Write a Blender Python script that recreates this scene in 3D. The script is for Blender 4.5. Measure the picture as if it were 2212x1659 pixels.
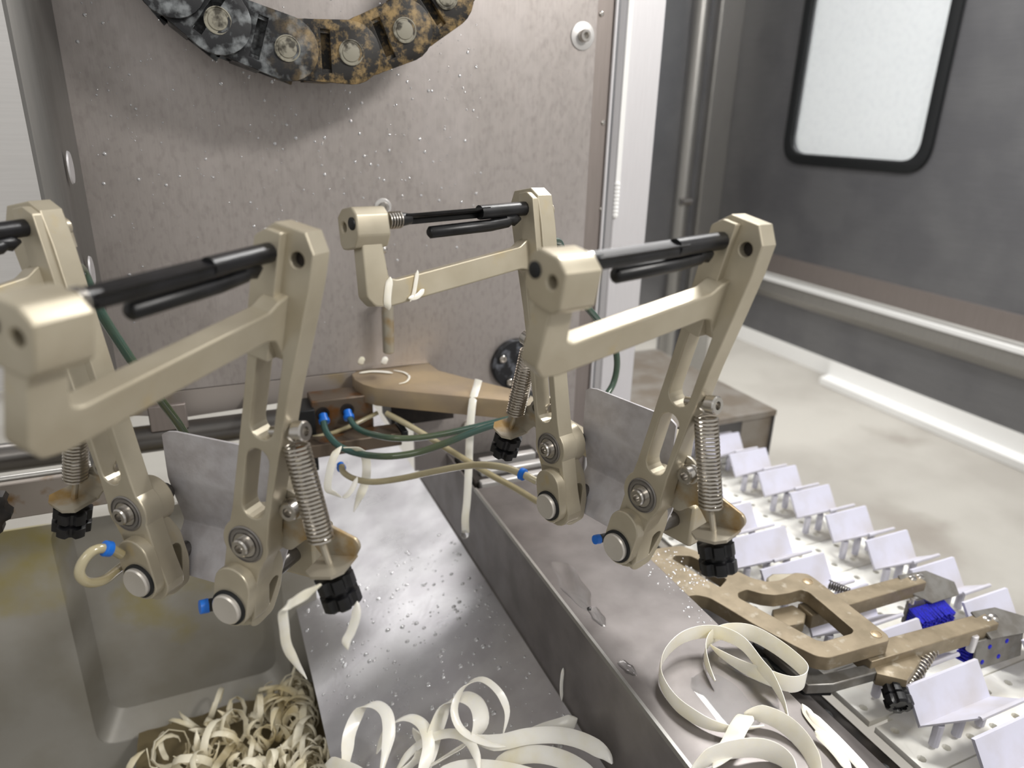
import bpy, bmesh, math, random
from mathutils import Vector, Matrix

for o in list(bpy.data.objects): bpy.data.objects.remove(o)
SC = bpy.context.scene
COL = SC.collection
random.seed(7)

# ------------------------------------------------------------------ camera
CAM = Vector((0.0, 0.0, 1.40))
F_PX, PITCH, ROLL, HEAD = 1540.0, math.radians(20.5), math.radians(1.55), math.radians(23.9)
IW, IH = 2212.0, 1659.0
_f = Vector((math.sin(HEAD)*math.cos(PITCH), math.cos(HEAD)*math.cos(PITCH), -math.sin(PITCH)))
_r = Vector((math.cos(HEAD), -math.sin(HEAD), 0.0))
_u = _r.cross(_f)
CR = math.cos(ROLL)*_r + math.sin(ROLL)*_u
CU = -math.sin(ROLL)*_r + math.cos(ROLL)*_u
CF = _f
cd = bpy.data.cameras.new('camera')
cam = bpy.data.objects.new('camera', cd); COL.objects.link(cam)
cam.matrix_world = Matrix(((CR.x, CU.x, -CF.x, CAM.x), (CR.y, CU.y, -CF.y, CAM.y), (CR.z, CU.z, -CF.z, CAM.z), (0, 0, 0, 1)))
cd.sensor_fit = 'HORIZONTAL'; cd.sensor_width = 36.0; cd.lens = 36.0*F_PX/IW
cd.clip_start = 0.01; cd.clip_end = 60
cd.dof.use_dof = True; cd.dof.focus_distance = 0.47; cd.dof.aperture_fstop = 6.5
SC.camera = cam

# ------------------------------------------------------------------ world, light, exposure
w = bpy.data.worlds.new('world'); SC.world = w; w.use_nodes = True
bg = w.node_tree.nodes['Background']; bg.inputs[0].default_value = (1.0, 0.985, 0.965, 1); bg.inputs[1].default_value = 0.48
def area(name, loc, target, sx, sy, power, col=(1, 0.97, 0.93)):
    l = bpy.data.lights.new(name, 'AREA'); l.shape = 'RECTANGLE'; l.size = sx; l.size_y = sy; l.energy = power; l.color = col
    o = bpy.data.objects.new(name, l); COL.objects.link(o); o.location = loc
    d = (Vector(target)-Vector(loc)).normalized()
    o.rotation_euler = d.to_track_quat('-Z', 'Y').to_euler(); return o
area('hall_tube_lamp', (1.6, 1.35, 3.0), (1.2, 0.9, 0.6), 1.8, 0.5, 62, (1, 0.98, 0.96))
area('hall_back_lamp', (-.1, 1.9, 2.7), (0.05, 0.95, 0.9), 1.2, 0.4, 18, (1, 0.98, 0.96))
area('conveyor_lamp', (0.78, 0.62, 2.0), (0.60, 0.55, 0.96), 0.25, 0.10, 5.5, (1, 0.99, 0.97))
area('machine_lamp', (0.75, -0.35, 2.05), (0.1, 0.62, 1.2), 0.30, 0.12, 9.0)
area('entry_lamp', (-0.75, -0.5, 2.2), (0.1, 0.5, 1.1), 0.6, 0.4, 3.0)
vs = SC.view_settings; vs.view_transform = 'Standard'; vs.look = 'None'; vs.exposure = 0.22; vs.gamma = 1.0
try: vs.use_curve_mapping = False
except Exception: pass

# ------------------------------------------------------------------ helpers
def ray(px, py): return ((px-IW/2)/F_PX)*CR - ((py-IH/2)/F_PX)*CU + CF
def at(px, py, X=None, Y=None, Z=None, d=None):
    r = ray(px, py)
    t = d if d is not None else (X-CAM.x)/r.x if X is not None else (Y-CAM.y)/r.y if Y is not None else (Z-CAM.z)/r.z
    return CAM + r*t
def S(h):
    return tuple(((c/255.0)/12.92 if c/255.0 <= .04045 else ((c/255.0+.055)/1.055)**2.4) for c in h) + (1.0,)

def mat(name, col, rough=.5, metal=0.0, col2=None, nscale=40, stretch=(1, 1, 1), nlo=.42, nhi=.62, rvar=0.0, bump=0.0, bscale=200,
        spec=.5, col3=None, n3=12, lo3=.58, hi3=.68, trans=0.0, coat=0.0, ior=1.45, alpha=1.0, sss=0.0, brush=None, detail=6):
    m = bpy.data.materials.new(name); m.use_nodes = True; nt = m.node_tree; N = nt.nodes; Lk = nt.links
    b = N['Principled BSDF']
    b.inputs['Base Color'].default_value = S(col); b.inputs['Roughness'].default_value = rough; b.inputs['Metallic'].default_value = metal
    b.inputs['Specular IOR Level'].default_value = spec; b.inputs['IOR'].default_value = ior
    if trans: b.inputs['Transmission Weight'].default_value = trans
    if coat: b.inputs['Coat Weight'].default_value = coat; b.inputs['Coat Roughness'].default_value = .12
    if alpha < 1: b.inputs['Alpha'].default_value = alpha
    if sss:
        b.inputs['Subsurface Weight'].default_value = sss; b.inputs['Subsurface Radius'].default_value = (.006, .005, .003)
        b.inputs['Subsurface Scale'].default_value = 1.0
    tc = N.new('ShaderNodeTexCoord')
    def noise(scale, st=(1, 1, 1), det=6):
        mp = N.new('ShaderNodeMapping'); mp.inputs['Scale'].default_value = st; Lk.new(tc.outputs['Object'], mp.inputs['Vector'])
        n = N.new('ShaderNodeTexNoise'); n.inputs['Scale'].default_value = scale; n.inputs['Detail'].default_value = det; Lk.new(mp.outputs[0], n.inputs['Vector'])
        return n.outputs['Fac']
    def ramp(fac, lo, hi, a=(0, 0, 0, 1), c=(1, 1, 1, 1)):
        r = N.new('ShaderNodeValToRGB'); r.color_ramp.elements[0].position = lo; r.color_ramp.elements[1].position = hi
        r.color_ramp.elements[0].color = a; r.color_ramp.elements[1].color = c; Lk.new(fac, r.inputs[0]); return r.outputs[0]
    colout = None
    if col2 is not None:
        f = noise(nscale, stretch, detail); colout = ramp(f, nlo, nhi, S(col), S(col2))
    if col3 is not None:
        f3 = ramp(noise(n3), lo3, hi3); mx = N.new('ShaderNodeMix'); mx.data_type = 'RGBA'; Lk.new(f3, mx.inputs[0])
        if colout is not None: Lk.new(colout, mx.inputs[6])
        else: mx.inputs[6].default_value = S(col)
        mx.inputs[7].default_value = S(col3); colout = mx.outputs[2]
    if brush is not None:
        fb = noise(brush[0], brush[1], 3)
        mx = N.new('ShaderNodeMix'); mx.data_type = 'RGBA'; mx.blend_type = 'MULTIPLY'; mx.inputs[0].default_value = 1.0
        if colout is not None: Lk.new(colout, mx.inputs[6])
        else: mx.inputs[6].default_value = S(col)
        Lk.new(ramp(fb, .3, .7, (1-brush[2],)*3+(1,), (1, 1, 1, 1)), mx.inputs[7]); colout = mx.outputs[2]
    if colout is not None: Lk.new(colout, b.inputs['Base Color'])
    if rvar:
        f = noise(nscale*.7, stretch, 5); r = N.new('ShaderNodeMapRange'); Lk.new(f, r.inputs[0])
        r.inputs[1].default_value = .35; r.inputs[2].default_value = .65; r.inputs[3].default_value = rough-rvar; r.inputs[4].default_value = rough+rvar
        Lk.new(r.outputs[0], b.inputs['Roughness'])
    if bump:
        f = noise(bscale); bp = N.new('ShaderNodeBump'); bp.inputs['Strength'].default_value = bump; bp.inputs['Distance'].default_value = .001
        Lk.new(f, bp.inputs['Height']); Lk.new(bp.outputs[0], b.inputs['Normal'])
    return m

M = {}
M['panel'] = mat('brushed_panel', (172, 165, 161), .42, .60, (163, 156, 152), 240, (1, 1, .55), .50, .66, .05, .04, 500, brush=(900, (1, 1, .03), .07), col3=(184, 177, 174), n3=14, lo3=.50, hi3=.72)
M['panel2'] = mat('bright_panel', (205, 203, 201), .45, .6, brush=(700, (.03, 1, 1), .06))
M['strip'] = mat('pale_strip', (214, 212, 214), .5, .45, brush=(500, (1, 1, .05), .05))
M['brown'] = mat('dull_flange', (150, 141, 136), .5, .7, brush=(500, (1, 1, .05), .1))
M['darkwall'] = mat('dark_steel', (134, 134, 136), .38, .7, (124, 124, 127), 8, brush=(350, (1, .04, 1), .08))
M['postm'] = mat('post_steel', (168, 166, 162), .35, .8, brush=(300, (1, 1, .05), .08))
M['railm'] = mat('rail_steel', (205, 206, 206), .32, .75)
M['tray'] = mat('tray_steel', (120, 115, 113), .40, .50, (106, 101, 99), 30, (1, 1, 1), .4, .65, .07, .04, 350)  # base darkened in place of the dark machine interior it would reflect
M['chute'] = mat('chute_steel', (204, 203, 206), .33, .68, (190, 188, 192), 25, (1, 1, 1), .4, .6, .06, .10, 260)
M['binm'] = mat('bin_steel', (158, 155, 148), .45, .15, (146, 142, 132), 14, col3=(150, 139, 84), n3=10, lo3=.56, hi3=.72, bump=.03, bscale=200)
M['floor'] = mat('concrete', (176, 173, 166), .55, 0, (162, 158, 151), 3.2, (1, 1, 1), .4, .62, .1, col3=(146, 140, 132), n3=2.3, lo3=.58, hi3=.68, detail=10)
M['white'] = mat('white_paint', (236, 236, 234), .5)
M['anod'] = mat('champagne_anodised', (181, 173, 154), .38, .48, (171, 162, 142), 35, (1, 1, 1), .4, .65, .06, .02, 900, col3=(180, 160, 112), n3=24, lo3=.64, hi3=.76)
M['anodb'] = mat('bronze_anodised', (143, 130, 108), .42, .35, (127, 115, 94), 70, (1, 1, 1), .40, .64, .07, .05, 700, col3=(160, 151, 135), n3=110, lo3=.60, hi3=.70)
M['gold'] = mat('gold_anodised', (178, 158, 126), .38, .45, (158, 142, 122), 24, (1, 1, 1), .35, .65, .06)
M['coverm'] = mat('cover_steel', (150, 144, 136), .4, .6, (132, 122, 110), 22)
M['trim1'] = mat('yellow_stained_strip', (172, 164, 158), .42, .55, (166, 146, 98), 12, (1, 1, 1), .56, .68)
M['steelb'] = mat('turned_steel', (205, 200, 192), .34, .55)
M['flange'] = mat('dull_flange_steel', (128, 126, 123), .42, .6, brush=(400, (1, 1, .05), .1))
M['rustd'] = mat('rusty_dark_steel', (104, 92, 80), .42, .5, (110, 72, 34), 50, (1, 1, 1), .50, .64, 0, .05, 300)
M['pinm'] = mat('limescale_pin', (142, 138, 124), .55, 0, (60, 56, 46), 140, (1, 1, 1), .50, .64)
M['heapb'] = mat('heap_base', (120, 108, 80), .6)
M['bearm'] = mat('bearing_steel', (138, 134, 130), .32, .7)
M['dropm'] = mat('wet_bead', (205, 205, 207), .07, .55)
M['padm'] = mat('pad_steel', (140, 138, 134), .38, .6, (122, 118, 112), 80)
M['steel'] = mat('polished_steel', (198, 194, 188), .22, 1.0)
M['steeld'] = mat('dark_ring_steel', (108, 105, 102), .32, .9)
M['spring'] = mat('spring_wire', (196, 190, 180), .28, 1.0)
M['sheet'] = mat('grey_sheet', (186, 184, 187), .42, .25, (172, 168, 170), 90, (1, 1, 1), .4, .62, .08, .12, 420)
M['black'] = mat('wet_black_plastic', (12, 12, 13), .36, 0, (24, 24, 27), 90, bump=.06, bscale=300)
M['blackm'] = mat('black_rubber', (20, 22, 24), .5)
M['dark'] = mat('grime_and_shade_dark', (46, 40, 36), .5, .2, (24, 21, 19), 60)  # grime colour; also stands for shade in seam, top hole and rail gap
M['rust'] = mat('stained_steel', (146, 138, 130), .40, .5, (118, 92, 60), 45, (1, 1, 1), .56, .68, 0, .05, 300)
M['bracket'] = mat('stained_bracket', (170, 163, 148), .36, .5, (152, 124, 74), 34, (1, 1, 1), .54, .68)
M['disc'] = mat('black_disc_limescale', (26, 27, 30), .5, 0, (92, 95, 102), 130, (1, 1, 1), .52, .66)
M['blue'] = mat('blue_collar', (28, 108, 205), .35)
M['brush'] = mat('blue_bristle', (18, 22, 196), .5, 0, (6, 10, 120), 900)
M['ghose'] = mat('green_hose', (52, 84, 78), .2, 0, (70, 82, 58), 14, coat=.7)
M['chose'] = mat('clear_hose', (190, 180, 148), .2, 0, (168, 156, 120), 16, coat=.7, trans=.15)
M['belt'] = mat('white_belt', (238, 237, 230), .42, 0, (224, 219, 205), 30, (1, 1, 1), .50, .70)
M['fin'] = mat('lavender_plastic', (198, 198, 212), .45, 0, (186, 183, 188), 24, (1, 1, 1), .50, .72)
M['peel'] = mat('asparagus_peel', (251, 247, 234), .32, 0, (240, 231, 200), 30, (1, 1, 1), .46, .74, coat=.35, sss=.25)
M['peelp'] = mat('heap_peel', (238, 231, 208), .4, 0, (206, 190, 146), 26, (1, 1, 1), .44, .68, coat=.2)
M['water'] = mat('water', (255, 255, 255), .02, 0, trans=1.0, ior=1.33)
M['pane'] = mat('frosted_pane', (236, 240, 243), .55, 0, (228, 232, 236), 90, (1, 1, 1), .45, .7, trans=.75, ior=1.1)
def chain_mat():
    m = mat('stained_chain', (24, 25, 28), .48, 0, (122, 126, 128), 110, (1, 1, 1), .48, .66, bump=.1, bscale=300)
    nt = m.node_tree; N = nt.nodes; Lk = nt.links; b = N['Principled BSDF']
    src = b.inputs['Base Color'].links[0].from_socket
    tc = N.new('ShaderNodeTexCoord'); n = N.new('ShaderNodeTexNoise'); n.inputs['Scale'].default_value = 80; n.inputs['Detail'].default_value = 14; n.inputs['Roughness'].default_value = .68
    Lk.new(tc.outputs['Object'], n.inputs['Vector'])
    r = N.new('ShaderNodeValToRGB'); r.color_ramp.elements[0].position = .47; r.color_ramp.elements[1].position = .62
    r.color_ramp.elements[0].color = S((30, 27, 24)); r.color_ramp.elements[1].color = S((150, 126, 84)); Lk.new(n.outputs['Fac'], r.inputs[0])
    sp = N.new('ShaderNodeSeparateXYZ'); Lk.new(tc.outputs['Object'], sp.inputs[0])
    n2 = N.new('ShaderNodeTexNoise'); n2.inputs['Scale'].default_value = 30; Lk.new(tc.outputs['Object'], n2.inputs['Vector'])
    ad = N.new('ShaderNodeMath'); ad.operation = 'MULTIPLY_ADD'; Lk.new(n2.outputs['Fac'], ad.inputs[0]); ad.inputs[1].default_value = .06; Lk.new(sp.outputs[0], ad.inputs[2])
    mr = N.new('ShaderNodeMapRange'); Lk.new(ad.outputs[0], mr.inputs[0]); mr.inputs[1].default_value = .09; mr.inputs[2].default_value = .135
    mx = N.new('ShaderNodeMix'); mx.data_type = 'RGBA'; Lk.new(mr.outputs[0], mx.inputs[0]); Lk.new(src, mx.inputs[6]); Lk.new(r.outputs[0], mx.inputs[7])
    Lk.new(mx.outputs[2], b.inputs['Base Color']); return m
M['chain'] = chain_mat()

class MB:
    def __init__(s): s.v = []; s.f = []
    def add(s, vs, fs):
        o = len(s.v); s.v += [Vector(v) for v in vs]; s.f += [[i+o for i in f] for f in fs]; return s
    def box(s, x0, x1, y0, y1, z0, z1):
        v = [(x, y, z) for x in (x0, x1) for y in (y0, y1) for z in (z0, z1)]
        return s.add(v, [(0, 1, 3, 2), (4, 6, 7, 5), (0, 4, 5, 1), (2, 3, 7, 6), (0, 2, 6, 4), (1, 5, 7, 3)])
    def prism(s, poly, vec):
        n = len(poly); a = [Vector(p) for p in poly]; b = [p+Vector(vec) for p in a]
        return s.add(a+b, [list(range(n))[::-1], list(range(n, 2*n))]+[(i, (i+1) % n, n+(i+1) % n, n+i) for i in range(n)])
    def lathe(s, p0, axis, prof, n=24, phase=0.0, star=None):
        # prof: list of (distance along axis, radius)
        ax = Vector(axis).normalized(); t = Vector((1, 0, 0)) if abs(ax.x) < .9 else Vector((0, 1, 0))
        e1 = ax.cross(t).normalized(); e2 = ax.cross(e1); p0 = Vector(p0); vs = []; fs = []
        for (h, r) in prof:
            for i in range(n):
                a = 2*math.pi*i/n+phase; rr = r*(star(i) if star else 1)
                vs.append(p0+ax*h+(e1*math.cos(a)+e2*math.sin(a))*rr)
        k = len(prof)
        for j in range(k-1):
            for i in range(n): fs.append((j*n+i, j*n+(i+1) % n, (j+1)*n+(i+1) % n, (j+1)*n+i))
        fs.append(list(range(n))[::-1]); fs.append([(k-1)*n+i for i in range(n)])
        return s.add(vs, fs)
    def cyl(s, p0, p1, r, n=20, r1=None, ch=0.0):
        p0 = Vector(p0); d = Vector(p1)-p0; L = d.length; r1 = r if r1 is None else r1
        if ch: return s.lathe(p0, d, [(0, r-ch), (ch, r), (L-ch, r1), (L, r1-ch)], n)
        return s.lathe(p0, d, [(0, r), (L, r1)], n)
    def tube(s, pts, r, n=10, rad=None):
        pts = [Vector(p) for p in pts]; k = len(pts); vs = []; fs = []
        T = [(pts[min(i+1, k-1)]-pts[max(i-1, 0)]).normalized() for i in range(k)]
        nrm = T[0].cross(Vector((0, 0, 1)));  nrm = nrm if nrm.length > .1 else T[0].cross(Vector((1, 0, 0))); nrm.normalize()
        for i in range(k):
            nrm = (nrm-T[i]*nrm.dot(T[i])).normalized(); b = T[i].cross(nrm); rr = rad[i] if rad else r
            for j in range(n):
                a = 2*math.pi*j/n; vs.append(pts[i]+(nrm*math.cos(a)+b*math.sin(a))*rr)
        for i in range(k-1):
            for j in range(n): fs.append((i*n+j, i*n+(j+1) % n, (i+1)*n+(j+1) % n, (i+1)*n+j))
        fs.append(list(range(n))[::-1]); fs.append([(k-1)*n+j for j in range(n)])
        return s.add(vs, fs)
    def ribbon(s, pts, wid, side, th=.0012, taper=True, cup=.0):
        # pts centre line, side: list or single vector giving the width direction
        k = len(pts); pts = [Vector(p) for p in pts]; vs = []; fs = []
        for i in range(k):
            T = (pts[min(i+1, k-1)]-pts[max(i-1, 0)]).normalized()
            sd = Vector(side[i] if isinstance(side, list) else side); sd = (sd-T*sd.dot(T))
            sd = sd.normalized() if sd.length > 1e-6 else T.orthogonal().normalized(); nn = T.cross(sd)
            ww = wid*.5
            if taper:
                q = i/(k-1); ww *= max(.10, min(1, q/.16)**.75*min(1, (1-q)/.22)**.8)
            for a, b, c in ((-1, 0, .35), (-.5, cup, 1), (.5, cup, 1), (1, 0, .35)): vs.append(pts[i]+sd*ww*a+nn*(b*wid+th*.5*c))
            for a, b, c in ((1, 0, .35), (.5, cup, 1), (-.5, cup, 1), (-1, 0, .35)): vs.append(pts[i]+sd*ww*a+nn*(b*wid-th*.5*c))
        for i in range(k-1):
            for j in range(8): fs.append((i*8+j, i*8+(j+1) % 8, (i+1)*8+(j+1) % 8, (i+1)*8+j))
        fs.append(list(range(8))[::-1]); fs.append([(k-1)*8+j for j in range(8)])
        return s.add(vs, fs)
    def xf(s, Mx):
        s.v = [Mx @ v for v in s.v]
        if Mx.to_3x3().determinant() < 0: s.f = [list(f)[::-1] for f in s.f]
        return s
    def copy(s): c = MB(); c.v = [v.copy() for v in s.v]; c.f = [list(f) for f in s.f]; return c
    def mesh(s, name, ang=35):
        me = bpy.data.meshes.new(name); me.from_pydata([tuple(v) for v in s.v], [], s.f); me.update()
        bm = bmesh.new(); bm.from_mesh(me); bmesh.ops.recalc_face_normals(bm, faces=bm.faces); bm.to_mesh(me); bm.free()
        me.polygons.foreach_set('use_smooth', [True]*len(me.polygons)); me.set_sharp_from_angle(angle=math.radians(ang)); return me
    def build(s, name, m, parent=None, ang=35, bevel=0.0):
        return link(name, s.mesh(name, ang), m, parent, bevel)
def link(name, me, m, parent=None, bevel=0.0):
    o = bpy.data.objects.new(name, me); COL.objects.link(o)
    if m is not None and not me.materials: me.materials.append(M[m] if isinstance(m, str) else m)
    if parent is not None: o.parent = parent
    if bevel:
        b = o.modifiers.new('bevel', 'BEVEL'); b.width = bevel; b.segments = 2; b.limit_method = 'ANGLE'; b.angle_limit = math.radians(40)
    return o
def tag(o, label, cat, group=None, kind=None):
    if label: o['label'] = label
    if cat: o['category'] = cat
    if group: o['group'] = group
    if kind: o['kind'] = kind
    return o
def struct(o, label=None):
    o['kind'] = 'structure'
    if label: o['label'] = label
    return o
def empty(name, loc, label, cat, group=None, rot=None):
    o = bpy.data.objects.new(name, None); COL.objects.link(o); o.empty_display_size = .02
    if rot is not None: o.matrix_world = Matrix.Translation(Vector(loc)) @ rot.to_4x4()
    else: o.location = loc
    return tag(o, label, cat, group)
def arc(cx, cy, r, a0, a1, n=8):
    return [(cx+r*math.cos(math.radians(a0+(a1-a0)*i/n)), cy+r*math.sin(math.radians(a0+(a1-a0)*i/n))) for i in range(n+1)]
def obround(x0, y0, x1, y1, r, n=8):
    a = math.degrees(math.atan2(y1-y0, x1-x0)); return arc(x1, y1, r, a-90, a+90, n)+arc(x0, y0, r, a+90, a+270, n)
def fillet(poly, r, n=4):
    out = []; k = len(poly)
    for i in range(k):
        p = Vector(poly[i][:2]); a = Vector(poly[i-1][:2]); b = Vector(poly[(i+1) % k][:2]); rr = r[i] if isinstance(r, (list, tuple)) else r
        da = a-p; db = b-p
        if rr <= 0 or da.length < 1e-9 or db.length < 1e-9: out.append(tuple(p)); continue
        t = min(rr, da.length*.45, db.length*.45); p0 = p+da.normalized()*t; p1 = p+db.normalized()*t
        for j in range(n+1):
            q = j/n; out.append(tuple((1-q)**2*p0+2*q*(1-q)*p+q*q*p1))
    return out
def plate(outer, holes, t, bev=.0006):
    """extruded flat shape with holes, x,y from the outline, z from -t/2 to t/2"""
    cu = bpy.data.curves.new('tmp', 'CURVE'); cu.dimensions = '2D'; cu.fill_mode = 'BOTH'
    cu.extrude = max(t/2-bev, 1e-5); cu.bevel_depth = bev; cu.bevel_resolution = 1; cu.offset = -bev
    for poly in [outer]+list(holes):
        sp = cu.splines.new('POLY'); sp.points.add(len(poly)-1); sp.use_cyclic_u = True
        for i, p in enumerate(poly): sp.points[i].co = (p[0], p[1], 0, 1)
    ob = bpy.data.objects.new('tmp', cu); COL.objects.link(ob)
    dg = bpy.context.evaluated_depsgraph_get(); me = bpy.data.meshes.new_from_object(ob.evaluated_get(dg))
    mb = MB(); mb.v = [v.co.copy() for v in me.vertices]; mb.f = [list(p.vertices) for p in me.polygons]
    bpy.data.objects.remove(ob); bpy.data.curves.remove(cu); bpy.data.meshes.remove(me)
    # weld
    bm = bmesh.new(); vv = [bm.verts.new(v) for v in mb.v]
    for f in mb.f:
        try: bm.faces.new([vv[i] for i in f])
        except ValueError: pass
    bmesh.ops.remove_doubles(bm, verts=bm.verts, dist=1e-6); bm.verts.index_update()
    mb.v = [v.co.copy() for v in bm.verts]; mb.f = [[v.index for v in f.verts] for f in bm.faces]; bm.free()
    return mb
def frame(ex, ey, ez, o=(0, 0, 0)):
    return Matrix(((ex[0], ey[0], ez[0], o[0]), (ex[1], ey[1], ez[1], o[1]), (ex[2], ey[2], ez[2], o[2]), (0, 0, 0, 1)))
def smooth(pts, n=6):
    P = [Vector(p) for p in pts]; out = []
    for i in range(len(P)-1):
        a = P[max(i-1, 0)]; b = P[i]; c = P[i+1]; d = P[min(i+2, len(P)-1)]
        for j in range(n):
            t = j/n; out.append(.5*((2*b)+(c-a)*t+(2*a-5*b+4*c-d)*t*t+(3*b-a-3*c+d)*t**3))
    out.append(P[-1]); return out

# ================================================================== THE SETTING
YP = 0.68
XR = at(1275, 300, Y=YP).x; XL = at(165, 313, Y=YP).x
zseam = at(600, 820, Y=YP).z; xn = at(928, 785, Y=YP).x
def xzplate(poly, y0, t, holes=(), bev=.0004):
    mb = plate(poly, holes, t, bev); return mb.xf(frame((1, 0, 0), (0, 0, 1), (0, 1, 0), (0, y0+t/2, 0)))
def xyplate(poly, z1, t, holes=(), bev=.0006):
    mb = plate(poly, holes, t, bev); return mb.xf(frame((1, 0, 0), (0, 1, 0), (0, 0, 1), (0, 0, z1-t/2)))
def yzplate(poly, x0, t, holes=(), bev=.0006):
    mb = plate(poly, holes, t, bev); return mb.xf(frame((0, 1, 0), (0, 0, 1), (1, 0, 0), (x0+t/2, 0, 0)))
xq = at(895, 940, Y=YP).x
wall_back = struct(xzplate([(XL, zseam), (xn, zseam), (xn, 1.150), (xq, 1.150), (xq, 1.034), (XR, 1.034), (XR, 2.0), (XL, 2.0)], YP, .004).build('wall_back', 'panel', ang=20), 'brushed stainless back panel of the machine with water spots')
# lower strip of sheet under the seam
zb = at(528, 874, Y=YP).z
struct(xzplate([(at(395, 860, Y=YP).x, zb-.006), (xq+.0, zb+.001), (xq, zseam-.0009), (XL-.05, zseam-.0009), (XL-.05, zb+.012)], YP+.001, .004).build('trim_1', 'trim1', ang=20), 'stained sheet strip under the seam of the back panel')
struct(MB().box(XL-.05, xq, YP+.006, YP+.008, zb, zseam+.01).build('trim_10', 'dark'), 'added dark backing standing for the shade in the panel seam')  # dark strip added so the seam reads as a shaded line
def socket_bolt(parent, p, r, ax=(0, -1, 0), washer=0.0, h=None, name='bolt', m='steel'):
    h = h or r*1.1; ax = Vector(ax)
    b = MB()
    b.lathe(p, ax, [(0, r*.95), (h*.85, r), (h, r*.88), (h, r*.52), (h*.45, r*.48)], 20)
    o = b.build(name, m, parent)
    if washer:
        MB().lathe(Vector(p)-ax*.0002, ax, [(0, washer), (.0012, washer), (.0016, washer*.93)], 32).build('washer', 'panel2', o)
    return o
p = at(1258, 78, Y=YP); socket_bolt(wall_back, p, .0058, washer=.0128, h=.008)
p = at(827, 447, Y=YP); socket_bolt(wall_back, p, .0050, washer=.0080, h=.005)
for q in ((829, 539), (829, 582), (845, 612)):
    p = at(*q, Y=YP); MB().lathe(p, (0, -1, 0), [(0, .0036), (.0012, .0034), (.0022, .0022), (.0026, .0008)], 18).build('rivet', 'steel', wall_back)
# right edge of the panel: recessed flange, bead, gap, pale post
x1 = at(1338, 0, Y=YP).x
struct(MB().box(XR-.002, x1, YP+.006, YP+.010, .95, 2.0).build('trim_2', 'brown'), 'recessed dull flange beside the back panel')
struct(MB().cyl((x1, YP+.004, .95), (x1, YP+.004, 2.0), .0018, 12).build('trim_3', 'strip'), 'thin bright bead along the flange')
struct(MB().box(x1+.001, x1+.012, YP+.016, YP+.020, .95, 2.0).build('trim_4', 'darkwall'), 'dark gap strip beside the bead')
tf = bpy.data.objects['trim_2']
for q in ((1303, 265), (1299, 452), (1299, 30)):
    p = at(*q, Y=YP+.006); MB().lathe(p, (0, -1, 0), [(0, .0026), (.001, .0025), (.0018, .0014)], 14).build('screw', 'steel', tf)
xa, xb = at(1357, 0, Y=.70).x, at(1441, 0, Y=.70).x
post = struct(MB().box(xa, xb, .70, .74, .90, 2.0).build('trim_5', 'strip', bevel=.002), 'pale frame post right of the back panel')
MB().box(xa+.0005, xa+.006, .6985, .70, 1.30, 2.0).build('edge_strip', 'white', post)
b = MB()
for i in range(9):
    z = at(1336, 398, Y=.70).z - i*.0042; b.lathe((xa+.003, .6995, z), (0, -1, 0), [(0, .0034), (.0016, .003), (.0026, .0012)], 12)
b.build('weld_bead', 'white', post)
# far back wall and corner post
YF = 1.60
struct(MB().box(.55, at(1508, 100, Y=YF).x, YF, YF+.03, at(1385, 660, Y=YF).z, 2.6).build('wall_far_back', 'darkwall'), 'dark panel behind the pale post')
cp = empty('corner_post', (at(1560, 300, Y=YF).x, YF, .9), 'tall stainless corner post between the far panel and the windowed wall', 'post')
cp['kind'] = 'structure'
def lx(px): return at(px, 100, Y=YF).x - cp.location.x
MB().cyl((lx(1502), -.01, at(1470, 800, Y=YF).z-.9-.1), (lx(1502), -.01, 1.7), .020, 20).build('tube', 'postm', cp)
MB().box(lx(1515), lx(1540), 0, .06, -.2, 1.7).build('web', 'darkwall', cp)
MB().box(lx(1538), lx(1590), -.02, .05, -.2, 1.7).build('flat', 'postm', cp, bevel=.004)
MB().box(lx(1590), lx(1612), .0, .05, -.2, 1.7).build('lip', 'postm', cp, bevel=.003)
MB().cyl((lx(1490), -.03, at(1448, 433, Y=YF).z-.9), (lx(1490)+.03, -.03, at(1448, 433, Y=YF).z-.9), .010, 14).build('bolt', 'steel', cp)
# right wall: plate with a rounded window
XW = 1.30
def yz(px, py): q = at(px, py, X=XW); return (q.y, q.z)
wl, wr = yz(1722, 160)[0], yz(2047, 160)[0]; wbz = yz(1850, 362)[1]
win = fillet([(wr, wbz), (wl, wbz), (wl, 2.05), (wr, 2.05)], .055, 8)
ztop = at(1651.7, 593, X=XW).z; zbot = at(1605, 701, X=XW).z
Yc = at(1600, 300, X=XW).y+.12
wall_right = struct(yzplate([(.15, ztop+.012), (Yc, ztop+.012), (Yc, 2.6), (.15, 2.6)], XW, .012, [win], .001).build('wall_right', 'darkwall', ang=20), 'dark stainless side wall with a rounded window')
b = MB()
go = fillet([(wr-.004, wbz-.004), (wl+.004, wbz-.004), (wl+.004, 2.06), (wr-.004, 2.06)], .058, 8); gi = fillet([(wr+.020, wbz+.020), (wl-.020, wbz+.020), (wl-.020, 2.03), (wr+.020, 2.03)], .042, 8)
win1 = empty('window_1', (XW, (wl+wr)/2, wbz), 'rounded window with black rubber gasket in the dark side wall', None); win1['kind'] = 'structure'
g = yzplate(go, XW-.008, .02, [gi], .003).build('gasket', 'blackm', None, ang=30); g.parent = win1; g.matrix_parent_inverse = Matrix.Translation(win1.location).inverted()
g = yzplate(gi, XW+.001, .005, [], .0005).build('pane', 'pane', None, ang=30); g.parent = win1; g.matrix_parent_inverse = Matrix.Translation(win1.location).inverted()
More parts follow.
